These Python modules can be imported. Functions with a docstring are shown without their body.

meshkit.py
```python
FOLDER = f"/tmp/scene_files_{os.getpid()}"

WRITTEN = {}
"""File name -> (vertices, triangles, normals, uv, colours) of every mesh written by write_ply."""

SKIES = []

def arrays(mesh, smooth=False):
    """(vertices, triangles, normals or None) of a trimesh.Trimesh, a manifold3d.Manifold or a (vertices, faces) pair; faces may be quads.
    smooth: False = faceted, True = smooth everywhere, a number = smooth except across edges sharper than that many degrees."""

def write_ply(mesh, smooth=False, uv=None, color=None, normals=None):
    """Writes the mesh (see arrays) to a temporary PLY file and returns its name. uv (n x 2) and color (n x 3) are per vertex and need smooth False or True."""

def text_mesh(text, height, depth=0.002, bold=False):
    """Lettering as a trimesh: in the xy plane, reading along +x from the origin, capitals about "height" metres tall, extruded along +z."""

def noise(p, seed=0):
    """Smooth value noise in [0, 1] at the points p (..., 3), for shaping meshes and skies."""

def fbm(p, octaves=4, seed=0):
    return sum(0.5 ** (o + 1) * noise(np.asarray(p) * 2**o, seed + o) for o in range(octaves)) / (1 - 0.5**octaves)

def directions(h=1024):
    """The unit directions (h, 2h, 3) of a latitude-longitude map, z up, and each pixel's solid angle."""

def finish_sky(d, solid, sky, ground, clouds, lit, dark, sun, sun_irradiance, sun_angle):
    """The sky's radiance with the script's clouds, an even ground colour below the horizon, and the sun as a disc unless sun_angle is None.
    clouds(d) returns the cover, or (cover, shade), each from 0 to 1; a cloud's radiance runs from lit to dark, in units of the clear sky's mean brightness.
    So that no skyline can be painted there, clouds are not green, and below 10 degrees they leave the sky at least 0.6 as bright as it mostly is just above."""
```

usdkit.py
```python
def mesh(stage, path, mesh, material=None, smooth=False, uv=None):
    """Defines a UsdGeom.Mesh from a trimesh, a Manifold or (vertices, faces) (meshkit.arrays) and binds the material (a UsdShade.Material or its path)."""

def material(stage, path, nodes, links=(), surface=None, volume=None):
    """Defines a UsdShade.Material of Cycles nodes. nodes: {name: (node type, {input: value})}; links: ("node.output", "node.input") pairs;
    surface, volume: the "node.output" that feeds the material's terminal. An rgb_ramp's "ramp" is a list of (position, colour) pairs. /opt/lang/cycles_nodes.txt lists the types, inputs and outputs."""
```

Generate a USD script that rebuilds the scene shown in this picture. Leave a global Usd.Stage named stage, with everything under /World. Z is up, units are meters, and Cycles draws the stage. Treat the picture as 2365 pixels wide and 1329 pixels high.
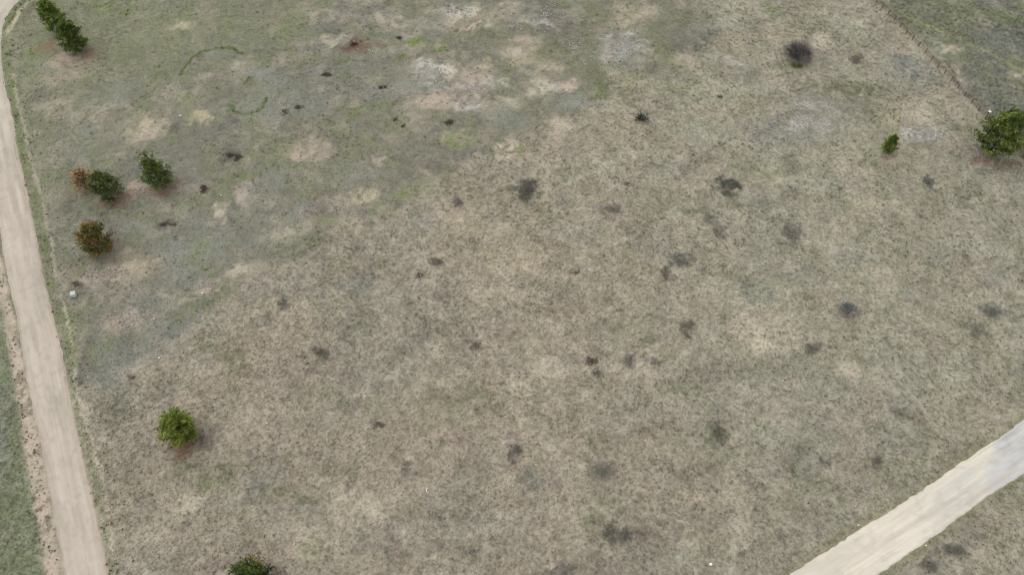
import math, random
import numpy as np, trimesh, shapely, usdkit, meshkit
from pxr import Usd, UsdGeom, UsdLux, UsdShade, Gf, Sdf, Vt

# ------------------------------------------------------------------ stage, camera, sky, sun
stage = Usd.Stage.CreateInMemory()
UsdGeom.SetStageUpAxis(stage, UsdGeom.Tokens.z)
UsdGeom.SetStageMetersPerUnit(stage, 1.0)
world = UsdGeom.Xform.Define(stage, '/World')
stage.SetDefaultPrim(world.GetPrim())
UsdGeom.Scope.Define(stage, '/World/Looks')

CAM_H, PITCH, FPX, PW, PH = 115.0, math.radians(58.0), 1838.0, 2365.0, 1329.0
SUN_EL, SUN_AZ = math.radians(62), math.atan2(-0.85, 0.45)       # azimuth = atan2(x, y) towards the sun
SUN_INT, SUN_ANGLE, SKY_STRENGTH, EXPOSURE = 0.12, 60.0, 0.135, 0.84

cam = UsdGeom.Camera.Define(stage, '/World/camera')
cam.AddTranslateOp().Set(Gf.Vec3d(0, 0, CAM_H))
cam.AddRotateXOp().Set(90.0 - math.degrees(PITCH))
cam.CreateHorizontalApertureAttr(36.0)
cam.CreateVerticalApertureAttr(36.0 * 576 / 1024)
cam.CreateFocalLengthAttr(36.0 * FPX / PW)
cam.CreateClippingRangeAttr(Gf.Vec2f(0.5, 20000))
cam.CreateExposureAttr(EXPOSURE)

dome = UsdLux.DomeLight.Define(stage, '/World/sky')
dome.CreateIntensityAttr(1.0)
# thin even overcast: the physical sky with its blue mostly whitened by cloud, and soft cloud mottling
skym = usdkit.material(stage, '/World/Looks/sky_overcast', {
    'sky': ('sky_texture', {'sky_type': 'single_scattering', 'sun_disc': False, 'sun_elevation': SUN_EL, 'sun_rotation': SUN_AZ}),
    'tc': ('texture_coordinate', {}),
    'n': ('noise_texture', {'scale': 2.5, 'detail': 5.0, 'roughness': 0.55}),
    'nr': ('map_range', {'from_min': 0.25, 'from_max': 0.75, 'to_min': 0.8, 'to_max': 1.25}),
    'pale': ('hsv', {'saturation': 0.05, 'value': 1.0, 'fac': 1.0}),
    'cloud': ('vector_math', {'math_type': 'scale'}),
    'bg': ('background_shader', {'strength': SKY_STRENGTH})},
    [('tc.generated', 'n.vector'), ('n.fac', 'nr.value'), ('sky.color', 'pale.color'), ('pale.color', 'cloud.vector1'), ('nr.result', 'cloud.scale'), ('cloud.vector', 'bg.color')],
    surface='bg.background')
UsdShade.MaterialBindingAPI.Apply(dome.GetPrim()).Bind(skym)
dome.GetPrim().SetCustomDataByKey('kind', 'structure')

sun = UsdLux.DistantLight.Define(stage, '/World/sun')
sun.CreateIntensityAttr(SUN_INT); sun.CreateAngleAttr(SUN_ANGLE); sun.CreateNormalizeAttr(True)
sun.CreateColorAttr(Gf.Vec3f(1.0, 0.96, 0.90))
sdir = Gf.Vec3d(math.sin(SUN_AZ) * math.cos(SUN_EL), math.cos(SUN_AZ) * math.cos(SUN_EL), math.sin(SUN_EL))
sun.AddOrientOp().Set(Gf.Quatf(Gf.Rotation(Gf.Vec3d(0, 0, 1), sdir).GetQuat()))

# ------------------------------------------------------------------ helpers
RNG = np.random.default_rng(7)
CP, SP = math.cos(PITCH), math.sin(PITCH)

def at(px, py):
    """the point of the level ground that was surveyed at this place of the picture (metres; x right, y away)"""
    px, py = np.asarray(px, float), np.asarray(py, float)
    a, b = (px - PW / 2) / FPX, (py - PH / 2) / FPX
    d = SP + b * CP
    return np.stack([a * CAM_H / d, (CP - b * SP) * CAM_H / d], -1)

def height_between(base, tip):
    """height of a vertical thing whose foot and tip were seen at these two places"""
    p = at(*base); b = (tip[1] - PH / 2) / FPX
    # point (y, H-h): depth along axis and image-down coordinate
    lo, hi = 0.0, 40.0
    for _ in range(50):
        m = (lo + hi) / 2; dz = CAM_H - m
        z = p[1] * CP + dz * SP; v = (dz * CP - p[1] * SP) / z
        lo, hi = (m, hi) if v > b else (lo, m)
    return lo

def project(p):
    p = np.asarray(p, float); dz = CAM_H - p[..., 2]
    z = p[..., 1] * CP + dz * SP
    return np.stack([PW / 2 + FPX * p[..., 0] / z, PH / 2 + FPX * (dz * CP - p[..., 1] * SP) / z], -1)

def fit_crown(x0, x1, y0, y1, hmax):
    """foot, height and radius of a tree whose crown was seen within this box"""
    tgt = np.array([(x0 + x1) / 2, (y0 + y1) / 2]); foot = at(*tgt); h, R = 4.0, 2.0
    s = trimesh.creation.icosphere(2).vertices
    for _ in range(30):
        e = project(s * [R, R, h * .48] + [foot[0], foot[1], h * .5])
        lo, hi = e.min(0), e.max(0)
        R *= (x1 - x0) / (hi[0] - lo[0]); h = np.clip(h * ((y1 - y0) / (hi[1] - lo[1])) ** 1.5, 1.1 * R, hmax * R)
        foot = foot + (at(*tgt) - at(*((lo + hi) / 2)))
    return foot, h, R

def scale_at(px, py):
    b = (py - PH / 2) / FPX
    return CAM_H / (SP + b * CP) / FPX

def lin(c):
    c = np.asarray(c, float) / 255.0
    return np.where(c <= 0.04045, c / 12.92, ((c + 0.055) / 1.055) ** 2.4)

ALB, ALB_FIELD = 0.62, 0.84
def alb(c):
    return lin(c) * ALB

LATTICE = np.random.default_rng(99).random((257, 257)).astype(np.float32)
LATTICE[256], LATTICE[:, 256] = LATTICE[0], LATTICE[:, 0]
def value_noise(x, y):
    ix, iy = np.floor(x), np.floor(y)
    tx, ty = x - ix, y - iy
    tx, ty = tx * tx * (3 - 2 * tx), ty * ty * (3 - 2 * ty)
    ix, iy = ix.astype(np.int64) & 255, iy.astype(np.int64) & 255
    a, b, c, d = LATTICE[iy, ix], LATTICE[iy, ix + 1], LATTICE[iy + 1, ix], LATTICE[iy + 1, ix + 1]
    return (a * (1 - tx) + b * tx) * (1 - ty) + (c * (1 - tx) + d * tx) * ty

def fbm(xy, scale, oct=4, seed=0):
    xy = np.asarray(xy, float)
    x, y = xy[:, 0] / scale + seed * 37.17, xy[:, 1] / scale + seed * 91.73
    out, amp, tot = 0, 1.0, 0
    for o in range(oct):
        # each octave turned, so that no lattice direction shows
        t = .6 + o * 1.1 + seed
        cx, sx = math.cos(t) * 2 ** o, math.sin(t) * 2 ** o
        out = out + amp * value_noise(x * cx - y * sx + o * 13.7, x * sx + y * cx + o * 5.3); tot += amp; amp *= 0.5
    return out / tot

def smooth(a, b, x):
    t = np.clip((x - a) / (b - a), 0, 1); return t * t * (3 - 2 * t)

used = {}
def numbered(path):
    n = used.get(path, 0); used[path] = n + 1
    return path if n == 0 else f'{path}_{n:03d}'

def tag(o, label=None, cat=None, group=None, kind=None):
    p = o if isinstance(o, Usd.Prim) else o.GetPrim()
    for k, v in (('label', label), ('category', cat), ('group', group), ('kind', kind)):
        if v: p.SetCustomDataByKey(k, v)
    return p

def thing(name, loc, label, cat, rotz=0.0, group=None):
    x = UsdGeom.Xform.Define(stage, numbered('/World/' + name))
    x.AddTranslateOp().Set(Gf.Vec3d(*map(float, loc)))
    if rotz: x.AddRotateZOp().Set(math.degrees(rotz))
    tag(x, label, cat, group)
    return x.GetPrim()

def obj(name, mesh, mat, parent=None, smooth=False, tint=None, normals=None):
    base = str(parent.GetPath()) if parent is not None else '/World'
    m = usdkit.mesh(stage, numbered(base + '/' + name), mesh, mat, smooth=smooth)
    if normals is not None:
        m.CreateNormalsAttr(Vt.Vec3fArray.FromNumpy(np.asarray(normals, np.float32))); m.SetNormalsInterpolation('vertex')
    if tint is not None:
        pv = UsdGeom.PrimvarsAPI(m).CreatePrimvar('tint', Sdf.ValueTypeNames.Color3fArray, 'vertex')
        pv.Set(Vt.Vec3fArray.FromNumpy(np.asarray(tint, np.float32)))
    return m.GetPrim()

def tint_mat(name, rough=0.9, fine=0.0, fine_scale=6.0, translucent=0.0, bump=0.0, extra=None):
    nodes = {'t': ('attribute', {'attribute': 'tint'}), 'p': ('principled_bsdf', {'roughness': rough, 'specular_ior_level': 0.15})}
    links, col = [], 't.color'
    if fine:
        nodes.update({'g': ('geometry', {}), 'n': ('noise_texture', {'scale': fine_scale, 'detail': 4.0, 'roughness': 0.7}),
                      'r': ('map_range', {'from_min': 0.25, 'from_max': 0.75, 'to_min': 1 - fine, 'to_max': 1 + fine}), 'm': ('vector_math', {'math_type': 'scale'})})
        links += [('g.position', 'n.vector'), ('n.fac', 'r.value'), (col, 'm.vector1'), ('r.result', 'm.scale')]
        col = 'm.vector'
        if bump:
            nodes['b'] = ('bump', {'strength': 0.6, 'distance': bump}); links += [('n.fac', 'b.height'), ('b.normal', 'p.normal')]
    links.append((col, 'p.base_color'))
    surf = 'p.BSDF'
    if translucent:
        nodes.update({'tr': ('translucent_bsdf', {}), 'mx': ('mix_closure', {'fac': translucent})})
        links += [(col, 'tr.color'), ('p.BSDF', 'mx.closure1'), ('tr.BSDF', 'mx.closure2')]
        surf = 'mx.closure'
    return usdkit.material(stage, '/World/Looks/' + name, nodes, links, surface=surf)

def plain_mat(name, rgb, rough=0.7, var=0.15, scale=5.0, metallic=0.0):
    a = alb(rgb)
    return usdkit.material(stage, '/World/Looks/' + name, {
        'g': ('geometry', {}), 'n': ('noise_texture', {'scale': scale, 'detail': 5.0, 'roughness': 0.65}),
        'c': ('rgb_ramp', {'ramp': [(0.25, tuple(a * (1 - var))), (0.75, tuple(a * (1 + var)))]}),
        'p': ('principled_bsdf', {'roughness': rough, 'metallic': metallic})},
        [('g.position', 'n.vector'), ('n.fac', 'c.fac'), ('c.color', 'p.base_color')], surface='p.BSDF')

M_ground = tint_mat('field_soil_and_thatch', 0.95, fine=0.28, fine_scale=2.6, bump=0.05)
M_grass = tint_mat('grass_blades', 0.8, translucent=0.2)
M_road = tint_mat('packed_dirt', 0.92, fine=0.05, fine_scale=9.0, bump=0.008)
M_stone = tint_mat('stones', 0.9, fine=0.12, fine_scale=14.0)
M_needles = tint_mat('pine_needles', 0.6, translucent=0.18)
M_twigs = tint_mat('twigs', 0.85)
M_bark = plain_mat('bark', (92, 78, 68), 0.9, 0.3, 12)
M_rust = plain_mat('rusty_red_paint', (118, 80, 66), 0.75, 0.25, 9)
M_pale_rail = plain_mat('weathered_pale_rail', (178, 172, 164), 0.8, 0.15, 6)
M_box = plain_mat('pale_green_paint', (190, 202, 192), 0.5, 0.05, 3)
M_box_lid = plain_mat('pale_lid_paint', (200, 208, 198), 0.45, 0.05, 3)
M_pad = plain_mat('dull_concrete', (140, 136, 126), 0.9, 0.12, 7)
M_white = plain_mat('white_plastic', (250, 250, 246), 0.5, 0.04, 4)
M_dark = plain_mat('dark_rubber', (46, 42, 36), 0.7, 0.2, 8)
M_grey_white = plain_mat('chalky_white', (232, 230, 224), 0.8, 0.06, 9)

def tube(pts, radii, n=6, cap=True):
    pts = np.asarray(pts, float); radii = np.broadcast_to(np.asarray(radii, float), (len(pts),))
    d = np.gradient(pts, axis=0); d /= np.linalg.norm(d, axis=1, keepdims=True) + 1e-9
    ref = np.where(np.abs(d[:, 2:3]) > 0.9, [[1.0, 0, 0]], [[0, 0, 1.0]])
    u = np.cross(d, ref); u /= np.linalg.norm(u, axis=1, keepdims=True) + 1e-9
    w = np.cross(d, u)
    a = np.arange(n) * 2 * math.pi / n
    v = (pts[:, None] + radii[:, None, None] * (np.cos(a)[None, :, None] * u[:, None] + np.sin(a)[None, :, None] * w[:, None])).reshape(-1, 3)
    f = []
    for i in range(len(pts) - 1):
        for j in range(n):
            p, q = i * n + j, i * n + (j + 1) % n
            f += [[p, q, q + n], [p, q + n, p + n]]
    if cap:
        v = np.vstack([v, pts[:1], pts[-1:]]); k = len(v)
        for j in range(n):
            f.append([k - 2, (j + 1) % n, j]); b = (len(pts) - 1) * n; f.append([k - 1, b + j, b + (j + 1) % n])
    return v, np.array(f)

class Soup:
    def __init__(s): s.v, s.f, s.c, s.n = [], [], [], 0
    def add(s, v, f, c=None):
        v = np.asarray(v, float); s.v.append(v); s.f.append(np.asarray(f) + s.n); s.n += len(v)
        if c is not None: s.c.append(np.broadcast_to(np.asarray(c, float), (len(v), 3)))
    def get(s): return np.vstack(s.v), np.vstack(s.f)
    def col(s): return np.vstack(s.c)

def twig_prisms(p0, p1, r0, r1, c0, c1=None):
    """many straight three-sided twigs at once"""
    d = p1 - p0; L = np.linalg.norm(d, axis=1, keepdims=True); d = d / (L + 1e-9)
    ref = np.where(np.abs(d[:, 2:3]) > 0.9, [[1.0, 0, 0]], [[0, 0, 1.0]])
    u = np.cross(d, ref); u /= np.linalg.norm(u, axis=1, keepdims=True); w = np.cross(d, u)
    vs = []
    for p, r in ((p0, r0), (p1, r1)):
        for k in range(3):
            a = k * 2 * math.pi / 3
            vs.append(p + np.reshape(r, (-1, 1)) * (math.cos(a) * u + math.sin(a) * w))
    v = np.stack(vs, 1).reshape(-1, 3)
    f0 = np.array([[0, 1, 4], [0, 4, 3], [1, 2, 5], [1, 5, 4], [2, 0, 3], [2, 3, 5], [3, 4, 5]])
    f = (np.arange(len(p0))[:, None, None] * 6 + f0[None]).reshape(-1, 3)
    c1 = c0 if c1 is None else c1
    c = np.concatenate([np.repeat(c0[:, None], 3, 1), np.repeat(c1[:, None], 3, 1)], 1).reshape(-1, 3)
    return v, f, c

def blades(root, direc, length, width, col, tipcol=None, face=None, soft=.75):
    """narrow triangles, one per row, each turned to look along "face" and shaded softly towards it, as a tuft of leaves is; gives normals too when face is given"""
    d = direc / np.linalg.norm(direc, axis=1, keepdims=True)
    side = np.cross(d, RNG.normal(size=d.shape)); side /= np.linalg.norm(side, axis=1, keepdims=True) + 1e-9
    hw = np.reshape(width, (-1, 1)) / 2
    if face is not None:
        side = side * .45 + np.cross(d, face) * .55; side /= np.linalg.norm(side, axis=1, keepdims=True) + 1e-9
        gn = np.cross(side, d); flip = np.sum(gn * face, 1) < 0
        side[flip] *= -1; gn[flip] *= -1
        nn = gn * (1 - soft) + face * soft; nn /= np.linalg.norm(nn, axis=1, keepdims=True)
    v = np.stack([root - side * hw, root + side * hw, root + d * np.reshape(length, (-1, 1))], 1).reshape(-1, 3)
    f = np.arange(len(v)).reshape(-1, 3)
    t = col if tipcol is None else tipcol
    c = np.stack([col, col, t], 1).reshape(-1, 3)
    return (v, f, c) if face is None else (v, f, c, np.repeat(nn, 3, 0))

# ------------------------------------------------------------------ layout of the roads (edges as surveyed)
def line(pts): return at(*np.array(pts, float).T)

RA = line([(140, -60), (90, -32), (43, 0), (13, 38), (4, 76), (2, 114), (5, 152), (13, 203), (23, 241), (33, 279), (42, 351), (54, 401), (66, 452), (76, 503), (86, 554), (99, 625), (109, 671), (122, 721), (134, 772), (146, 823), (155, 874), (168, 945), (183, 1011), (204, 1106), (217, 1165), (234, 1236), (252, 1329), (285, 1480), (330, 1700)])
LA = line([(40, -110), (-20, -70), (-62, -25), (-80, 30), (-84, 76), (-83, 114), (-78, 152), (-69, 203), (-60, 241), (-50, 279), (-41, 351), (-29, 401), (-18, 452), (-8, 503), (2, 554), (14, 620), (28, 691), (36, 725), (43, 762), (50, 810), (54, 833), (75, 945), (91, 1011), (107, 1106), (118, 1165), (131, 1236), (148, 1329), (173, 1480), (208, 1700)])
RBu = line([(1640, 1455), (1823, 1329), (1867, 1300), (1926, 1262), (1984, 1224), (2043, 1189), (2087, 1162), (2119, 1139), (2160, 1113), (2204, 1079), (2248, 1050), (2292, 1022), (2321, 1003), (2365, 971), (2520, 855), (2700, 720)])
RBl = line([(1850, 1450), (2028, 1329), (2046, 1317), (2093, 1285), (2145, 1250), (2189, 1219), (2219, 1195), (2245, 1177), (2292, 1142), (2321, 1124), (2365, 1097), (2520, 988), (2700, 868)])

def extend(a, d0, d1):
    s = a[0] - a[1]; e = a[-1] - a[-2]
    return np.vstack([a[:1] + s / np.linalg.norm(s) * d0, a, a[-1:] + e / np.linalg.norm(e) * d1])

def resample(a, n):
    d = np.r_[0, np.cumsum(np.linalg.norm(np.diff(a, axis=0), axis=1))]
    t = np.linspace(0, d[-1], n)
    return np.stack([np.interp(t, d, a[:, k]) for k in (0, 1)], 1), t

RA, LA = extend(RA, 160, 120), extend(LA, 160, 120)
RBu, RBl = extend(RBu, 120, 300), extend(RBl, 120, 300)
POLY_A = shapely.Polygon(np.vstack([LA, RA[::-1]])).buffer(0)
POLY_B = shapely.Polygon(np.vstack([RBu, RBl[::-1]])).buffer(0)
LINE_RA, LINE_LA = shapely.LineString(RA), shapely.LineString(LA)
ROADS = shapely.union_all([POLY_A, POLY_B])
shapely.prepare(ROADS)

# ------------------------------------------------------------------ what grows where
COL = dict(G=(104, 122, 62), g=(126, 131, 98), o=(113, 115, 90), s=(131, 133, 125), S=(119, 120, 112), t=(176, 165, 142), p=(187, 177, 158), k=(178, 163, 148),
           d=(104, 101, 93), r=(126, 102, 86), R=(104, 76, 62), b=(122, 107, 90), y=(158, 160, 114), w=(188, 184, 176), m=(120, 106, 100), D=(88, 86, 80), c=(168, 168, 150), H=(86, 104, 50))
GREY, DKB = (84, 76, 72), (58, 48, 40)
brush = [  # x, y, w, d, height, label, stem, tip, leaf
    (750, 172, 26, 9, .4, 'small dark dead brush left of the twin dark tufts in the upper field', DKB, GREY, None),
    (879, 200, 12, 9, .4, 'left and darker of two dark tufts side by side in grey turf', (44, 42, 34), DKB, None),
    (891, 200, 11, 8, .35, 'right and browner of two dark tufts side by side in grey turf', (84, 66, 50), (104, 84, 66), None),
    (661, 259, 20, 12, .4, 'brown dead brush tuft beside a grey tuft in upper left field', (70, 52, 42), (98, 80, 66), None),
    (690, 247, 15, 8, .35, 'grey brush tuft just up and right of a brown dead tuft', (72, 68, 66), (98, 92, 90), None),
    (1038, 283, 24, 12, .4, 'brown double brush tuft above the yellow green patch', (72, 54, 46), (104, 86, 74), None),
    (914, 277, 11, 9, .3, 'small brown tuft, upper one of two near the field centre top', (76, 58, 44), (100, 84, 66), None),
    (932, 290, 9, 6, .25, 'tiny brown tuft, lower one of two near the field centre top', (70, 54, 44), (96, 80, 66), None),
    (920, 88, 16, 7, .3, 'small black tuft right of the burnt reddish ring', (50, 46, 40), (84, 78, 68), None),
    (535, 363, 44, 20, .5, 'long dark slanting brush heap in the left field', (66, 58, 52), (92, 84, 78), None),
    (470, 436, 18, 18, .4, 'dark brown brush right of the two lobed pine', (62, 48, 40), (92, 76, 64), None),
    (385, 518, 36, 14, .4, 'thin slanting brown brush streak right of the rust tinged pine', (86, 66, 54), (106, 90, 76), None),
    (175, 656, 22, 10, .3, 'dark reddish brush just above the pale utility box', (72, 54, 46), (98, 80, 70), None),
    (303, 873, 18, 10, .3, 'small reddish brown brush on dark turf near the left road', (84, 66, 58), (108, 94, 84), None),
    (1010, 603, 42, 16, .35, 'brown grey brush patch left of field centre', (98, 88, 76), (122, 112, 98), (110, 100, 84)),
    (972, 637, 18, 12, .3, 'brown tuft with a white fleck below a brown brush patch', (90, 74, 62), (116, 100, 86), None),
    (1057, 470, 24, 20, .3, 'grey brush spot left of the wide dark clump', (110, 104, 100), (132, 126, 120), (118, 112, 104)),
    (1449, 426, 18, 12, .35, 'small brown tuft between the two dark brush clumps', (92, 78, 68), (116, 104, 92), None),
    (1412, 482, 52, 22, .35, 'loose grey brush below the small brown tuft', (112, 110, 104), (134, 132, 124), (120, 120, 112)),
    (1636, 505, 26, 26, .35, 'grey brush at upper end of a slanting brush row', (114, 110, 106), (136, 132, 126), (124, 120, 114)),
    (1661, 536, 26, 30, .4, 'darker grey brush at lower end of a slanting brush row', (98, 96, 94), (122, 120, 116), (110, 108, 104)),
    (1827, 545, 34, 46, .35, 'tall grey patch of brush right of the slanting brush row', (108, 106, 100), (130, 128, 120), (116, 116, 104)),
    (1570, 602, 66, 26, .4, 'curved grey brush arc with a pale gap beneath it', (104, 102, 96), (128, 126, 118), (112, 112, 104)),
    (1537, 628, 18, 38, .35, 'upright grey brush at left foot of the curved brush arc', (106, 100, 94), (128, 122, 114), (116, 110, 102)),
    (1330, 629, 24, 10, .35, 'small dark brown brush in the very centre of the field', (88, 74, 62), (112, 98, 84), None),
    (1588, 760, 32, 34, .4, 'brown grey brush clump right of centre in the lower field', (98, 88, 80), (124, 114, 104), (110, 100, 92)),
    (1366, 833, 28, 24, .45, 'reddish brown twiggy bush among pale grass', (88, 68, 60), (120, 102, 92), None),
    (1383, 862, 24, 22, .4, 'grey twiggy bush just below the reddish brown bush', (92, 88, 82), (124, 120, 112), None),
    (1455, 834, 26, 30, .4, 'grey green brush right of the reddish brown bush', (98, 94, 88), (120, 116, 108), (104, 104, 92)),
    (1514, 842, 24, 14, .3, 'mauve grey brush on a pale grass patch', (116, 106, 106), (138, 128, 126), None),
    (656, 704, 24, 28, .4, 'lone dark grey shrub in the left part of the tan grass', (92, 90, 88), (118, 116, 112), (104, 104, 98)),
    (730, 810, 26, 16, .35, 'brown brush, left one of a touching brown and green pair', (98, 84, 74), (122, 110, 98), None),
    (752, 814, 24, 26, .35, 'grey green brush, right one of a touching brown and green pair', (94, 94, 80), (116, 116, 100), (102, 106, 86)),
    (1097, 798, 24, 22, .35, 'small brown brush below the centre of the field', (96, 82, 72), (122, 108, 96), None),
    (1188, 1052, 46, 40, .45, 'round dark grey brush clump in the lower centre', (94, 90, 84), (118, 114, 108), (104, 102, 94)),
    (878, 983, 30, 14, .3, 'low dark brown dead brush in the lower left centre', (92, 80, 74), (118, 106, 98), None),
    (2143, 417, 26, 24, .45, 'bluish grey twiggy shrub below the small narrow pine', (86, 84, 86), (122, 120, 122), None),
    (1980, 138, 34, 18, .4, 'pale grey brown twigs right of the large leafless shrub', (112, 102, 96), (140, 130, 124), None),
    (2025, 1068, 28, 28, .4, 'reddish grey bush in the lower right, right of a darker grey bush', (100, 84, 78), (130, 114, 106), (116, 102, 94)),
    (1911, 1077, 20, 18, .35, 'small dark grey bush near the gravel road', (94, 90, 84), (126, 122, 114), None),
    (2290, 724, 32, 24, .35, 'grey green brush near the right edge of the picture', (100, 104, 96), (120, 124, 116), (106, 110, 100)),
    (2254, 768, 38, 26, .35, 'brown green brush down and left of the grey green brush by the right edge', (104, 100, 88), (124, 120, 108), (110, 108, 92)),
    (1872, 806, 26, 22, .35, 'faint dark grey brush left of the silvery round shrub and lower', (104, 102, 98), (126, 124, 118), (112, 110, 104)),
    (2331, 910, 10, 10, .3, 'tiny dark tuft by the right edge above the gravel road', (76, 66, 60), (104, 94, 86), None),
    (1664, 224, 10, 9, .4, 'tiny dark grey shrub in the upper right centre', (62, 62, 58), (96, 96, 90), None),
    (1660, 1002, 30, 48, .35, 'ragged dark green brush on pale pinkish grass in the lower right', (98, 96, 84), (116, 116, 100), (100, 104, 84)),
    (1392, 1090, 42, 30, .3, 'broad dark brush in the lower centre right of the round clump', (104, 102, 96), (124, 122, 114), (110, 110, 100)),
    (1408, 1232, 30, 50, .35, 'dark olive brush, left one of two at the bottom centre right', (96, 94, 86), (114, 112, 102), (100, 102, 88)),
    (1444, 1238, 26, 30, .35, 'dark grey brush, right one of two at the bottom centre right', (98, 96, 90), (118, 116, 108), (106, 104, 96)),
    (2146, 1310, 34, 26, .4, 'dark brush south of the gravel road at the bottom edge', (92, 90, 82), (112, 110, 100), (98, 98, 86)),
    (2200, 1272, 40, 22, .4, 'longer dark brush south of the gravel road', (94, 94, 84), (116, 116, 106), (102, 104, 92)),
]
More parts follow.
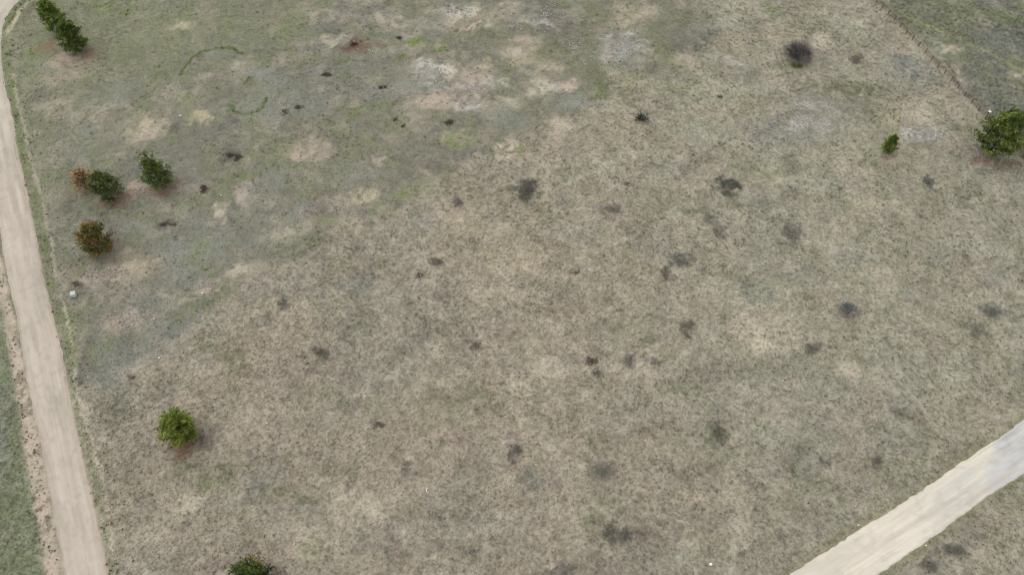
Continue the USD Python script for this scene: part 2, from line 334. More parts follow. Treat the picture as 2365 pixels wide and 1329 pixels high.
PATCHES = [  # px, py, rx, ry, tilt, kind, strength
    (412, 60, 32, 13, 5, 'p', .8), (335, 288, 46, 34, -25, 't', .75), (350, 300, 34, 20, 0, 'k', .5), (465, 272, 26, 15, -10, 't', .85), (567, 445, 27, 30, 0, 'k', .8), (510, 475, 15, 20, 0, 'p', .8),
    (500, 512, 26, 10, -30, 't', .6), (330, 612, 42, 26, 0, 't', .65), (225, 262, 46, 18, -20, 'k', .5), (250, 632, 62, 22, -10, 'k', .6), (295, 748, 58, 24, 5, 'k', .6), (485, 660, 38, 20, -20, 'k', .65),
    (415, 685, 45, 16, 0, 't', .6), (1030, 158, 22, 18, 0, 't', .9), (1113, 147, 18, 17, 0, 't', .9), (848, 452, 30, 20, 0, 't', .7), (795, 468, 45, 22, 10, 'k', .6), (705, 348, 42, 22, 0, 'k', .6),
    (315, 440, 30, 18, 0, 'k', .6), (270, 580, 40, 18, 0, 'k', .5), (150, 175, 50, 16, -10, 'k', .4), (130, 245, 40, 20, 0, 'k', .4), (560, 150, 30, 20, 0, 'p', .35), (260, 220, 60, 26, -15, 's', .4),
    (590, 165, 36, 24, 0, 's', .55), (660, 190, 60, 30, 0, 's', .6), (620, 250, 60, 30, 0, 's', .5), (700, 250, 70, 25, 0, 's', .45), (880, 205, 55, 30, 0, 's', .6), (960, 200, 50, 24, 0, 's', .5),
    (430, 560, 70, 60, 0, 's', .55), (520, 570, 70, 40, 0, 's', .5), (300, 520, 60, 30, 0, 's', .4), (180, 330, 50, 60, 0, 's', .35), (420, 400, 60, 40, 0, 's', .3), (600, 420, 60, 50, 0, 's', .35),
    (390, 765, 60, 42, -20, 'S', .75), (300, 830, 64, 40, 10, 'S', .6), (250, 870, 40, 28, 30, 'S', .65), (440, 640, 40, 40, 0, 'S', .4), (330, 700, 60, 25, 0, 'S', .45), (190, 740, 26, 30, 0, 'S', .35),
    (415, 735, 38, 26, 0, 'o', .5), (450, 712, 22, 11, 0, 'G', .45), (540, 560, 30, 30, 0, 'o', .35), (460, 575, 26, 40, 15, 'g', .5),
    (100, 130, 60, 50, 0, 'g', .5), (250, 60, 90, 50, 0, 'g', .45), (450, 60, 120, 45, 0, 'g', .4), (330, 130, 120, 40, 0, 'g', .35), (640, 60, 70, 40, 0, 'g', .4), (260, 25, 40, 14, 0, 'G', .25), (160, 110, 40, 20, 0, 's', .3),
    (75, 115, 26, 14, 0, 'G', .3), (105, 155, 30, 16, 0, 's', .45), (530, 48, 9, 7, 0, 'G', .6), (368, 145, 12, 6, 0, 'G', .6), (660, 62, 16, 10, 0, 'G', .5), (800, 65, 24, 8, 0, 'g', .5),
    (960, 98, 22, 9, -20, 'G', .7), (1008, 115, 16, 9, 30, 'G', .6), (935, 132, 18, 10, 0, 'G', .65), (805, 170, 18, 6, -10, 'G', .5), (850, 185, 40, 10, 0, 'g', .4), (850, 250, 60, 8, -8, 'G', .4), (818, 270, 10, 14, 0, 'G', .4),
    (1062, 330, 32, 12, 0, 'G', .6), (1060, 325, 55, 20, 0, 'y', .35), (760, 500, 26, 14, -15, 'G', .6), (870, 120, 30, 12, 0, 'g', .4), (780, 300, 36, 16, 0, 'g', .4), (660, 345, 20, 28, 0, 'g', .5), (565, 405, 30, 7, -5, 'G', .6),
    (800, 520, 60, 18, 25, 't', .35), (900, 380, 40, 14, 0, 'g', .4), (870, 372, 18, 12, 0, 'k', .7), (905, 45, 40, 26, 10, 'p', .55), (770, 90, 40, 14, 0, 'p', .5), (760, 35, 60, 16, 0, 'p', .3),
    (960, 30, 30, 14, 0, 'o', .4), (1100, 38, 70, 24, 0, 'p', .7), (1060, 60, 36, 16, 0, 'k', .5), (1180, 20, 36, 16, 0, 'p', .5), (1155, 45, 30, 10, 0, 'G', .3), (1000, 165, 50, 22, 0, 'w', .5), (1085, 195, 70, 30, -10, 'k', .6),
    (1060, 230, 80, 24, 0, 'k', .5), (1160, 235, 60, 16, 0, 'p', .45), (990, 235, 50, 16, 0, 'k', .5), (1130, 205, 34, 14, 0, 'd', .3), (1205, 125, 40, 34, -15, 't', .6), (1215, 100, 34, 20, 0, 'k', .5),
    (1280, 60, 50, 30, 0, 'd', .55), (1240, 25, 60, 22, 0, 'd', .5), (1290, 120, 70, 40, 0, 'o', .65), (1330, 160, 60, 30, 20, 'o', .6), (1260, 165, 40, 26, 0, 'k', .5), (1315, 190, 34, 14, -10, 'k', .8), (1245, 200, 36, 18, 0, 'p', .55),
    (1385, 205, 30, 34, 20, 'o', .75), (1380, 220, 20, 16, 0, 'G', .3), (1330, 235, 55, 22, 0, 's', .5), (1230, 250, 60, 22, 0, 'o', .4), (1350, 95, 40, 26, 0, 'o', .6), (1360, 40, 30, 30, 0, 'o', .4), (1180, 280, 60, 30, 0, 's', .5),
    (1440, 105, 62, 34, -15, 'w', .32), (1450, 45, 40, 32, 0, 't', .6), (1490, 30, 40, 18, 0, 't', .5), (1560, 50, 60, 28, 0, 'o', .45), (1530, 110, 70, 28, 0, 'o', .6), (1610, 90, 60, 30, 0, 'd', .4), (1590, 110, 50, 16, 10, 'D', .25),
    (1700, 30, 80, 30, 0, 'c', .5), (1560, 145, 34, 14, 0, 'g', .5), (1590, 135, 30, 16, 0, 'k', .5), (1700, 110, 60, 40, 0, 't', .4), (1640, 60, 40, 14, 0, 's', .4), (1455, 190, 34, 22, 30, 'y', .45), (1480, 175, 16, 12, 50, 'G', .35),
    (1780, 22, 26, 8, 10, 'G', .45), (1840, 152, 26, 9, -5, 'G', .85), (1815, 155, 50, 16, 0, 'g', .4), (1800, 80, 50, 22, 0, 't', .45), (1900, 90, 30, 24, 0, 'p', .6), (1960, 65, 60, 26, 25, 'c', .6), (1970, 50, 22, 12, 30, 'p', .4),
    (1880, 55, 34, 20, 0, 'o', .4), (1950, 200, 80, 18, 5, 'o', .65), (1905, 235, 90, 22, 10, 's', .5), (1980, 215, 90, 26, 10, 'o', .5), (2010, 250, 60, 18, 0, 'o', .4), (2110, 165, 70, 34, 20, 's', .6), (2080, 140, 40, 18, 10, 's', .4), (2150, 110, 40, 30, 20, 'c', .4),
    (1870, 290, 80, 30, 0, 'w', .3), (1830, 320, 50, 20, 0, 's', .4), (2110, 255, 40, 24, 0, 'p', .5), (2060, 270, 50, 20, 0, 'y', .3), (2140, 305, 54, 24, 5, 'w', .45), (2200, 330, 30, 20, 0, 'k', .5), (2150, 235, 10, 6, 0, 'G', .5),
    (1700, 215, 60, 20, 0, 'c', .5), (1700, 240, 60, 30, 0, 'y', .25), (1560, 210, 80, 26, 0, 'y', .3), (1640, 300, 90, 30, 0, 'c', .5), (1640, 305, 20, 8, 0, 'G', .3), (1770, 290, 50, 30, 0, 's', .45), (1450, 300, 60, 30, 0, 't', .35), (1300, 285, 30, 18, 0, 'p', .6),
    (1170, 345, 26, 20, 10, 'p', .8), (1210, 345, 10, 14, 30, 'G', .4), (2010, 360, 40, 24, 0, 'g', .5), (2040, 375, 60, 16, 0, 'o', .35), (2080, 365, 24, 12, 0, 'k', .4), (1990, 345, 40, 12, 0, 'p', .4),
    (980, 440, 80, 26, -25, 'g', .4), (940, 450, 40, 16, -20, 'G', .3), (905, 475, 26, 12, 0, 'd', .5), (740, 480, 26, 34, 0, 'm', .5), (690, 480, 40, 20, 0, 's', .5), (640, 500, 60, 40, 0, 'S', .3), (690, 560, 60, 30, -20, 'o', .3), (830, 400, 50, 20, 0, 's', .4),
    (1010, 380, 60, 20, 0, 'm', .3), (560, 620, 60, 14, -15, 'p', .5), (660, 545, 40, 14, -30, 'p', .4), (980, 520, 34, 14, 0, 'w', .3), (985, 520, 30, 14, 0, 's', .6), (640, 660, 90, 34, -15, 's', .35), (830, 655, 30, 18, 0, 's', .5),
    (1060, 470, 14, 14, 0, 'd', .6), (1220, 440, 30, 22, 0, 'o', .6), (1215, 462, 18, 8, 0, 'G', .5), (1290, 465, 22, 10, 0, 's', .5), (1260, 500, 24, 10, 0, 'g', .4), (1340, 530, 60, 30, 0, 's', .2), (1300, 400, 50, 30, 0, 'c', .3),
    (1180, 595, 90, 44, 0, 't', .45), (1050, 540, 70, 30, 0, 't', .3), (1120, 680, 90, 32, 0, 't', .35), (1280, 560, 40, 16, 20, 'b', .3), (1030, 690, 60, 20, 0, 'm', .3), (1300, 710, 60, 30, 0, 'b', .3), (1480, 620, 80, 40, 0, 't', .25), (1000, 605, 30, 10, 0, 'p', .3),
    (1590, 730, 40, 16, 0, 'p', .3), (1780, 775, 80, 36, 15, 'p', .6), (1750, 680, 50, 34, 0, 's', .4), (1850, 640, 60, 24, 0, 's', .35), (1480, 860, 44, 24, 0, 'p', .65), (1510, 870, 22, 12, 0, 'k', .5), (1270, 850, 40, 30, 0, 'p', .5), (1400, 860, 34, 14, 0, 'p', .5),
    (1650, 790, 14, 10, 0, 'G', .35), (1750, 850, 50, 24, 0, 'S', .35), (1200, 890, 40, 14, 10, 'p', .6), (1160, 870, 15, 12, 0, 'k', .5), (1020, 998, 24, 12, 0, 'k', .6), (1030, 880, 50, 20, 0, 'p', .3), (1100, 925, 60, 24, 0, 'o', .3), (1050, 1010, 60, 20, 0, 'm', .3),
    (545, 842, 34, 22, 0, 'o', .6), (570, 860, 20, 14, 0, 'b', .4), (510, 820, 60, 22, 0, 'o', .35), (600, 750, 20, 20, 0, 'S', .4), (740, 815, 34, 14, -10, 'd', .4), (660, 870, 20, 8, -35, 'S', .6), (350, 860, 60, 20, 0, 't', .3), (450, 900, 60, 30, 0, 't', .3), (260, 950, 40, 30, 0, 'o', .3),
    (610, 1060, 40, 26, 0, 'S', .45), (620, 1110, 46, 30, 0, 'S', .5), (700, 1150, 70, 20, 0, 'o', .55), (710, 1180, 40, 14, 0, 'S', .4), (500, 1095, 60, 30, 0, 'o', .4), (430, 1075, 60, 14, 0, 'o', .35), (470, 1110, 26, 16, 0, 'g', .4), (560, 1170, 60, 24, -20, 'o', .35),
    (820, 1165, 56, 46, 0, 'p', .55), (660, 1262, 40, 40, 0, 'k', .45), (425, 1165, 44, 34, 0, 'p', .5), (720, 1270, 40, 26, 0, 'y', .3), (350, 1250, 60, 20, 0, 'p', .3), (390, 1290, 40, 24, 0, 'o', .35), (540, 1290, 60, 20, -30, 'm', .4), (880, 1260, 60, 24, 0, 'S', .5),
    (900, 1220, 36, 14, 0, 'S', .4), (1080, 1270, 30, 20, 0, 'd', .5), (1040, 1240, 40, 12, -20, 'S', .3), (950, 1090, 16, 14, 0, 'd', .5), (790, 1080, 40, 20, 0, 'o', .35), (1010, 1020, 10, 9, 0, 'o', .6), (735, 1050, 6, 10, 0, 'D', .5), (1150, 1210, 60, 26, 0, 'c', .35), (1130, 1130, 50, 30, 0, 't', .35),
    (1390, 1085, 34, 26, 20, 'd', .55), (1375, 1030, 40, 24, 20, 'o', .4), (1240, 1100, 26, 24, 0, 'S', .5), (1275, 1115, 14, 24, 0, 'm', .5), (1425, 1230, 36, 26, 0, 'd', .6), (1450, 1275, 40, 14, -20, 'd', .4), (1290, 1320, 44, 16, 0, 'D', .5), (1400, 1320, 34, 10, 0, 'm', .5),
    (1250, 1195, 14, 12, 0, 'm', .5), (1530, 1040, 70, 34, 0, 't', .5), (1480, 980, 60, 20, 0, 'b', .4), (1590, 1150, 60, 20, 0, 't', .35), (1700, 1150, 30, 14, 0, 't', .4), (1640, 1080, 30, 14, 20, 'b', .35), (1660, 1010, 26, 26, 0, 'o', .5), (1690, 1020, 20, 20, 0, 'k', .4), (1780, 1000, 60, 26, 0, 'c', .4),
    (1690, 1210, 26, 8, -25, 'w', .4), (1500, 1220, 60, 20, 0, 'm', .3), (1560, 1290, 80, 30, 0, 'c', .3), (1380, 1200, 40, 30, 0, 'o', .3), (2090, 955, 36, 14, 0, 'd', .5), (2120, 965, 14, 18, 0, 'm', .5), (1990, 870, 60, 22, 0, 'p', .55), (2250, 760, 30, 24, 0, 'o', .4), (2290, 722, 26, 18, 0, 'S', .45),
    (1870, 800, 30, 20, 0, 'd', .4), (1960, 590, 60, 20, 0, 's', .3), (2070, 570, 60, 24, 0, 'o', .3), (2120, 680, 50, 20, 0, 's', .35), (2200, 850, 60, 30, 0, 'c', .4), (2220, 560, 60, 24, 0, 'c', .4), (2060, 620, 50, 18, 0, 'p', .3), (2300, 650, 50, 26, 0, 's', .3), (2340, 870, 14, 40, 0, 'g', .4), (2355, 580, 10, 60, 0, 'g', .35),
    (1830, 545, 26, 30, 20, 'd', .4), (1900, 420, 60, 24, 0, 'c', .35), (2000, 460, 80, 24, 0, 'y', .2), (2130, 520, 60, 22, 0, 'y', .2), (2240, 440, 60, 24, 0, 'o', .25), (1560, 390, 60, 22, 0, 's', .3), (1750, 400, 80, 26, 0, 'y', .2), (1410, 390, 40, 20, 0, 'c', .35),
    (2190, 1275, 60, 16, -15, 'd', .4), (2145, 1310, 24, 16, 0, 'd', .5), (2250, 1250, 30, 14, 0, 'D', .3), (2320, 1200, 40, 20, 0, 't', .3), (2330, 1180, 40, 20, -30, 'g', .3), (1860, 1060, 20, 12, 10, 'd', .4), (1950, 1060, 30, 14, 0, 'b', .3),
    (2200, 30, 70, 30, 20, 'o', .4), (2330, 40, 40, 24, 30, 'G', .3), (2250, 110, 60, 20, 25, 'y', .2), (2130, 55, 24, 6, 30, 'G', .6), (2110, 50, 14, 6, 0, 'G', .5), (2230, 80, 60, 20, 20, 'o', .3), (2300, 90, 60, 22, 35, 'S', .5), (2335, 240, 60, 40, 0, 'S', .5), (2210, 115, 30, 10, 0, 'p', .35),
    (2205, 165, 24, 18, 0, 'p', .6), (2235, 190, 20, 18, 0, 'p', .5), (2350, 180, 20, 12, 40, 'p', .5), (2190, 108, 14, 8, 0, 'p', .5),
    (1415, 92, 30, 8, -20, 'w', .45), (1475, 115, 34, 9, 10, 'w', .45), (1420, 135, 26, 8, 0, 'w', .4), (1445, 80, 20, 7, 0, 'w', .4), (1500, 95, 16, 8, 0, 'w', .35), (1050, 20, 46, 12, 0, 'w', .5), (1240, 45, 40, 12, 10, 'w', .4), (985, 150, 30, 12, 0, 'w', .5), (1085, 240, 50, 12, -12, 'w', .5), (1140, 190, 40, 10, 10, 'w', .4), (1270, 205, 30, 10, 0, 'w', .4), (1010, 200, 30, 9, 0, 'w', .4), (1890, 250, 50, 10, 10, 'w', .4), (1840, 285, 40, 10, -5, 'w', .45), (2120, 300, 44, 12, 10, 'w', .5), (2160, 320, 26, 10, 0, 'w', .4), (1180, 120, 30, 8, -30, 'w', .3), (1690, 140, 40, 10, 20, 'w', .35),
    # needle litter and bare rings
    (120, 104, 36, 14, 10, 'r', .6), (182, 130, 44, 16, -10, 'r', .9), (215, 110, 30, 26, 0, 'b', .4), (160, 140, 60, 20, 0, 'k', .5), (372, 440, 44, 16, 0, 'r', .85), (400, 420, 24, 14, 0, 'r', .5), (255, 468, 46, 12, 0, 'r', .6), (290, 455, 24, 14, 0, 'r', .4), (190, 440, 30, 12, 0, 'b', .6), (235, 588, 34, 10, 0, 'b', .6), (262, 560, 24, 20, 0, 'm', .5),
    (413, 1035, 44, 30, 0, 'r', .8), (450, 1000, 24, 34, 0, 'm', .7), (600, 1325, 62, 22, 0, 'm', .9), (560, 1295, 60, 14, -10, 'm', .5), (2300, 376, 54, 12, 5, 'r', .7), (2270, 350, 22, 24, 0, 'm', .5), (2052, 356, 18, 6, 0, 'r', .5), (820, 104, 34, 13, 8, 'R', .95), (850, 108, 40, 10, 5, 'b', .6), (1958, 735, 30, 12, 0, 'm', .6),
    (535, 355, 34, 14, 0, 'd', .35), (175, 658, 24, 10, 0, 'R', .4)]
PATCHES += [(x, y, w * .5, d * .55, 0, 'D' if lf is None else 'd', .5) for x, y, w, d, h, l, c0, c1, lf in brush] + [(1219, 438, 30, 25, 0, 'D', .55), (1678, 429, 28, 21, 0, 'D', .45)]
STRIPES = [  # polyline, half width in px, kind, strength
    ([(418, 172), (426, 154), (442, 135), (462, 120), (488, 112), (520, 107), (545, 112), (560, 122)], 3.6, 'H', 1.0),
    ([(528, 240), (545, 256), (565, 263), (592, 260), (610, 246), (617, 226)], 4.2, 'H', .8), ([(562, 192), (572, 182), (578, 176)], 5.0, 'H', .6), ([(412, 243), (430, 230), (440, 220)], 6.0, 'G', .45),
    ([(175, 8), (200, 15), (225, 17), (250, 8), (262, 0)], 3.5, 'G', .6), ([(430, 0), (425, 16), (410, 27), (395, 28)], 3.5, 'G', .6), ([(512, 100), (500, 108)], 4, 'G', .3),
    ([(2095, 40), (2150, 62), (2220, 90), (2290, 125), (2365, 165)], 5, 'y', .45), ([(2025, 2), (2110, 92), (2200, 190), (2290, 290), (2365, 378)], 6, 'k', .45), ([(2150, 235), (2190, 262), (2215, 300), (2236, 325)], 5, 'D', .4),
    ([(1670, 700), (1675, 760), (1685, 800)], 3, 'g', .4), ([(1110, 300), (1200, 260), (1300, 250)], 3, 'o', .25),
    # verge of the left road: fresh grass, then pale ridges of bare soil
    ([(16, 90), (18, 150), (28, 215), (42, 290), (52, 350), (66, 405), (78, 455), (88, 505), (98, 555), (108, 610), (118, 660)], 8, 'G', .36),
    ([(118, 660), (135, 720), (148, 780), (160, 840), (170, 900), (182, 960), (200, 1040), (216, 1110), (232, 1180), (248, 1250), (266, 1329)], 7, 'G', .3),
    ([(30, 170), (45, 240), (58, 300), (68, 350), (82, 405), (96, 460), (103, 520), (122, 590), (128, 640)], 3, 'p', .5),
    ([(142, 680), (152, 730), (160, 780), (172, 850), (180, 910), (192, 960), (212, 1020), (226, 1080), (242, 1150), (253, 1220), (264, 1280)], 3, 'p', .65),
    ([(156, 720), (164, 790), (174, 850)], 3.5, 'G', .6), ([(18, 76), (30, 50), (50, 20), (74, 0), (110, -30)], 5, 'p', .8), ([(10, 70), (20, 45), (36, 22), (56, 2)], 4, 'G', .7), ([(44, 40), (62, 14), (80, -4)], 4, 'g', .8)]
SHOULDER = line([(-70, 380), (-40, 460), (-12, 540), (0, 590), (15, 640), (24, 690), (40, 762), (53, 833), (74, 945), (94, 1038), (114, 1147), (128, 1236), (146, 1329), (173, 1480), (195, 1600),
                 (150, 1600), (124, 1480), (104, 1329), (92, 1250), (80, 1180), (66, 1090), (52, 1010), (44, 950), (32, 880), (22, 810), (8, 740), (-4, 690), (-20, 640), (-50, 560), (-90, 460)])
SHORT = line([(-400, -200), (-300, 900), (60, 960), (165, 800), (200, 905), (255, 905), (335, 850), (440, 795), (490, 715), (560, 655), (640, 615), (705, 555), (800, 520), (880, 500), (965, 465), (1045, 405), (1130, 345), (1215, 300), (1300, 262), (1400, 195), (1465, 160), (1580, 150), (1640, 60), (1560, -60), (1500, -200)])
BEYOND = line([(2022, 0), (2110, 92), (2200, 190), (2290, 290), (2365, 378), (2900, 900), (3000, -250), (1850, -200)])
LEFTFAR = line([(-60, 640), (8, 740), (22, 810), (32, 880), (44, 950), (52, 1010), (66, 1090), (80, 1180), (92, 1250), (104, 1329), (150, 1600), (-700, 1600), (-700, 640)])

def soft_in(poly, xy, soft):
    pg = shapely.Polygon(poly).buffer(0); shapely.prepare(pg)
    pts = shapely.points(xy); ins = shapely.contains_xy(pg, xy[:, 0], xy[:, 1])
    d = shapely.distance(pts, pg.boundary)
    return smooth(-soft, soft, np.where(ins, d, -d))

def field(xy):
    """albedo of the ground cover (rows of linear rgb) and how bare it is (0..1) at each point; kind of plant, not light"""
    xy = np.asarray(xy, float)
    w1 = np.stack([fbm(xy, 7, 3, 11), fbm(xy, 7, 3, 12)], 1) - 0.5
    w2 = np.stack([fbm(xy, 1.3, 3, 13), fbm(xy, 1.3, 3, 14)], 1) - 0.5
    q = xy + w1 * 7.0 + w2 * 2.4                      # ragged outlines for the large areas
    r = xy + w1 * 2.8 + w2 * 3.4                      # and less so for the small patches
    a, b, c = fbm(xy, 16, 4, 1), fbm(xy, 7, 4, 2), fbm(xy, 2.6, 4, 3)
    e = fbm(xy * [1.0, 0.8], 4.5, 4, 4)
    tan, sage, olive, pink, yel = (lin(x) for x in ((161, 151, 133), (147, 146, 133), (138, 133, 116), (164, 153, 138), (158, 155, 136)))
    col = np.repeat(tan[None], len(xy), 0)
    def mix(t, k, s): return t + (k - t) * np.reshape(s, (-1, 1))
    right = smooth(-10, 60, xy[:, 0] + 0.35 * (xy[:, 1] - 60))
    col = mix(col, yel, right * 0.75)
    col = mix(col, sage, smooth(.46, .62, a) * .42)
    col = mix(col, pink, smooth(.5, .66, b) * .45)
    col = mix(col, olive, smooth(.52, .68, e) * .36)
    near = smooth(60, 30, xy[:, 1])
    col = mix(col, lin((140, 134, 120)), near * .35)
    # short greener turf at the upper left
    st = np.repeat(lin((126, 124, 108))[None], len(xy), 0)
    st = mix(st, lin((122, 122, 111)), smooth(.45, .6, a) * .6)
    st = mix(st, lin((123, 124, 99)), smooth(.48, .62, b) * .45)
    st = mix(st, lin((150, 141, 126)), smooth(.54, .66, e) * .5)
    st = mix(st, lin((106, 106, 92)), smooth(.55, .7, c) * .4)
    gl = smooth(-40, -100, xy[:, 0] - 0.4 * (xy[:, 1] - 130))
    st = mix(st, lin((128, 134, 104)), gl * .35 * smooth(70, 115, xy[:, 1]))
    s = soft_in(SHORT, xy + w1 * 11.0 + w2 * 4.5, 2.6)
    col = mix(col, st, s)
    bey = mix(np.repeat(lin((122, 124, 103))[None], len(xy), 0), lin((112, 114, 103)), smooth(.45, .6, b))
    col = mix(col, bey, soft_in(BEYOND, xy + w2 * 1.2, .8))
    lf = mix(np.repeat(lin((124, 130, 102))[None], len(xy), 0), lin((138, 140, 124)), smooth(.42, .6, b))
    col = mix(col, lf, soft_in(LEFTFAR, xy + w2 * 1.5, .6))
    # mottling of clumps
    turf = s
    m0 = fbm(xy + w2 * 1.2, 2.1, 4, 15); m1 = fbm(xy + w2, 3.3, 5, 16); m2 = fbm(xy, 1.2, 4, 17); m3 = fbm(xy + w1 * 3, 9, 4, 18)
    col = mix(col, lin((108, 106, 95)), smooth(.55, .64, m0) * smooth(.4, .6, m3) * (.3 + .3 * turf))
    col = mix(col, lin((178, 170, 153)), smooth(.55, .63, m1) * (.34 - .08 * turf) * smooth(.62, .42, m3))
    col = mix(col, lin((122, 116, 106)), smooth(.56, .66, m2) * .22)
    col = mix(col, lin((168, 163, 149)), smooth(.42, .33, m2) * (.22 - .1 * turf))
    col = mix(col, lin((118, 124, 92)), smooth(.6, .68, fbm(xy, 2.8, 4, 19)) * (.25 + .25 * turf))
    col = col * (1 + (c - .5)[:, None] * .34) * (1 + (fbm(xy, .7, 3, 6) - .5)[:, None] * .3)
    bare = np.zeros(len(xy))
    sc = 1.0
    for px, py, rx, ry, tilt, k, strength in PATCHES:
        o = at(px, py); m = scale_at(px, py); v = at(px, py + 2) - at(px, py - 2)
        sx, sy = rx * m, ry * abs(v[1]) / 4
        near_ = (np.abs(r[:, 0] - o[0]) < 2.2 * max(sx, sy)) & (np.abs(r[:, 1] - o[1]) < 2.2 * max(sx, sy))
        i = np.nonzero(near_)[0]
        if not len(i): continue
        d = r[i] - o; t = math.radians(-tilt); dx, dy = d[:, 0] * math.cos(t) + d[:, 1] * math.sin(t), -d[:, 0] * math.sin(t) + d[:, 1] * math.cos(t)
        rr = np.hypot(dx / sx, dy / sy)
        al = smooth(1.4, .45, rr) * strength * (.42 + .85 * smooth(.38, .58, m2[i] + (c[i] - .5) * .6)) * (.9 if k in 'kpt' else .6 if k == 'y' else 1)
        col[i] = mix(col[i], lin(COL[k]) * (1 + (c[i] - .5)[:, None] * .4), np.clip(al, 0, 1))
        if k in 'kpwrRm': bare[i] = np.maximum(bare[i], al * .6)
        if k in 'rR': bare[i] = np.maximum(bare[i], al)
    for pts, hw, k, strength in STRIPES:
        L = shapely.LineString(line(pts)); m = np.mean([scale_at(*p) for p in pts]) * hw
        bx = L.bounds; i = np.nonzero((r[:, 0] > bx[0] - 4) & (r[:, 0] < bx[2] + 4) & (r[:, 1] > bx[1] - 4) & (r[:, 1] < bx[3] + 4))[0]
        if not len(i): continue
        d = shapely.distance(shapely.points(xy[i] + w1[i] * .8 + w2[i] * 1.1), L)
        al = smooth(1.5 * m, .5 * m, d) * strength * np.clip(.65 + .9 * (fbm(xy[i], 2.2, 3, 9) - .25), 0, 1.15)
        col[i] = mix(col[i], lin(COL[k]), np.clip(al, 0, 1))
        if k == 'p': bare[i] = np.maximum(bare[i], al * .8)
    sh = soft_in(SHOULDER, xy + w2 * 1.0, .35)
    weeds = smooth(.52, .62, fbm(xy, .9, 3, 21)) * smooth(.4, .6, fbm(xy, 4, 2, 22))
    sand = mix(np.repeat(lin((181, 167, 150))[None], len(xy), 0), lin((128, 122, 102)), weeds * .75)
    col = mix(col, sand, sh * (.6 + .4 * smooth(.35, .6, m2))); bare = np.maximum(bare, sh * (1 - .5 * weeds))
    # crumbling verge of the second road
    i = np.nonzero((xy[:, 0] > 20) & (xy[:, 1] < 75))[0]
    if len(i):
        d = shapely.distance(shapely.points(xy[i] + w2[i] * .9), POLY_B)
        col[i] = mix(col[i], lin((126, 124, 92)), smooth(1.6, .1, d) * .55)
    return col * ALB_FIELD, np.clip(bare, 0, 1)

# ------------------------------------------------------------------ ground: one sheet, fine where it is seen and coarser out to the horizon
def axis(lo, hi, step, far):
    mid = np.arange(lo, hi + step / 2, step); out = []
    d, x = step, 0
    while x < far: d *= 1.22; x += d; out.append(x)
    out = np.array(out)
    return np.r_[(mid[0] - out)[::-1], mid, mid[-1] + out]
GX, GY = axis(-122, 122, .34, 3000), axis(17, 160, .34, 3000)
X, Y = np.meshgrid(GX, GY)
XY = np.stack([X.ravel(), Y.ravel()], 1)
gcol, _ = field(XY)
def rise(xy):
    """gentle hummocks, none near the roads"""
    d = shapely.distance(shapely.points(xy), ROADS)
    return (fbm(xy, 1.6, 3, 31) - .5) * .14 * smooth(.3, 2.5, d) - .02
gz = rise(XY)
ny, nx = X.shape
I = np.arange(nx * ny).reshape(ny, nx)
quads = np.stack([I[:-1, :-1], I[:-1, 1:], I[1:, 1:], I[1:, :-1]], -1).reshape(-1, 4)
ground = obj('ground', (np.column_stack([XY, gz]), quads), M_ground, smooth=True, tint=gcol)
tag(ground, 'dry grassland soil and thatch of the open field', kind='structure')

# ------------------------------------------------------------------ roads
def road(name, left, right, colour, label, across=44, step=.35):
    n = int(max(shapely.LineString(left).length, shapely.LineString(right).length) / step)
    # denser only where seen: keep total moderate
    L, t = resample(left, n); R, _ = resample(right, n)
    mid = (L + R) / 2
    keep = np.ones(n, bool); far = (mid[:, 1] < 10) | (mid[:, 1] > 165) | (np.abs(mid[:, 0]) > 130)
    keep[far & (np.arange(n) % 12 != 0)] = False
    L, R, t = L[keep], R[keep], t[keep]; n = len(L)
    u = np.linspace(0, 1, across)
    P = L[:, None] * (1 - u)[None, :, None] + R[:, None] * u[None, :, None]
    wdt = np.linalg.norm(R - L, axis=1)
    side = (R - L) / wdt[:, None]
    jl = (fbm(np.stack([t, t * 0], 1), 1.1, 6, 41) - .5) * .7; jr = (fbm(np.stack([t, t * 0 + 50], 1), 1.1, 6, 42) - .5) * .7
    P += side[:, None] * (jl[:, None] * (smooth(.12, 0, u))[None] + jr[:, None] * smooth(.88, 1, u)[None])[..., None]
    z = .015 + .07 * (1 - (2 * u - 1) ** 2)[None] + np.zeros((n, 1))
    flat = P.reshape(-1, 2); UU = np.tile(u, n); TT = np.repeat(t, across)
    z = z.ravel() + (fbm(np.stack([UU * 14, TT * .05], 1), 1, 3, 43) - .5) * .03
    z = z - np.where((UU < .01) | (UU > .99), .05, 0)
    c = colour(flat, UU, TT)
    I = np.arange(n * across).reshape(n, across)
    q = np.stack([I[:-1, :-1], I[:-1, 1:], I[1:, 1:], I[1:, :-1]], -1).reshape(-1, 4)
    v = np.column_stack([flat, z]); a, b2 = v[q[0, 1]] - v[q[0, 0]], v[q[0, 3]] - v[q[0, 0]]
    if np.cross(a, b2)[2] < 0: q = q[:, ::-1]
    return tag(obj(name, (v, q), M_road, smooth=True, tint=c), label, kind='structure')

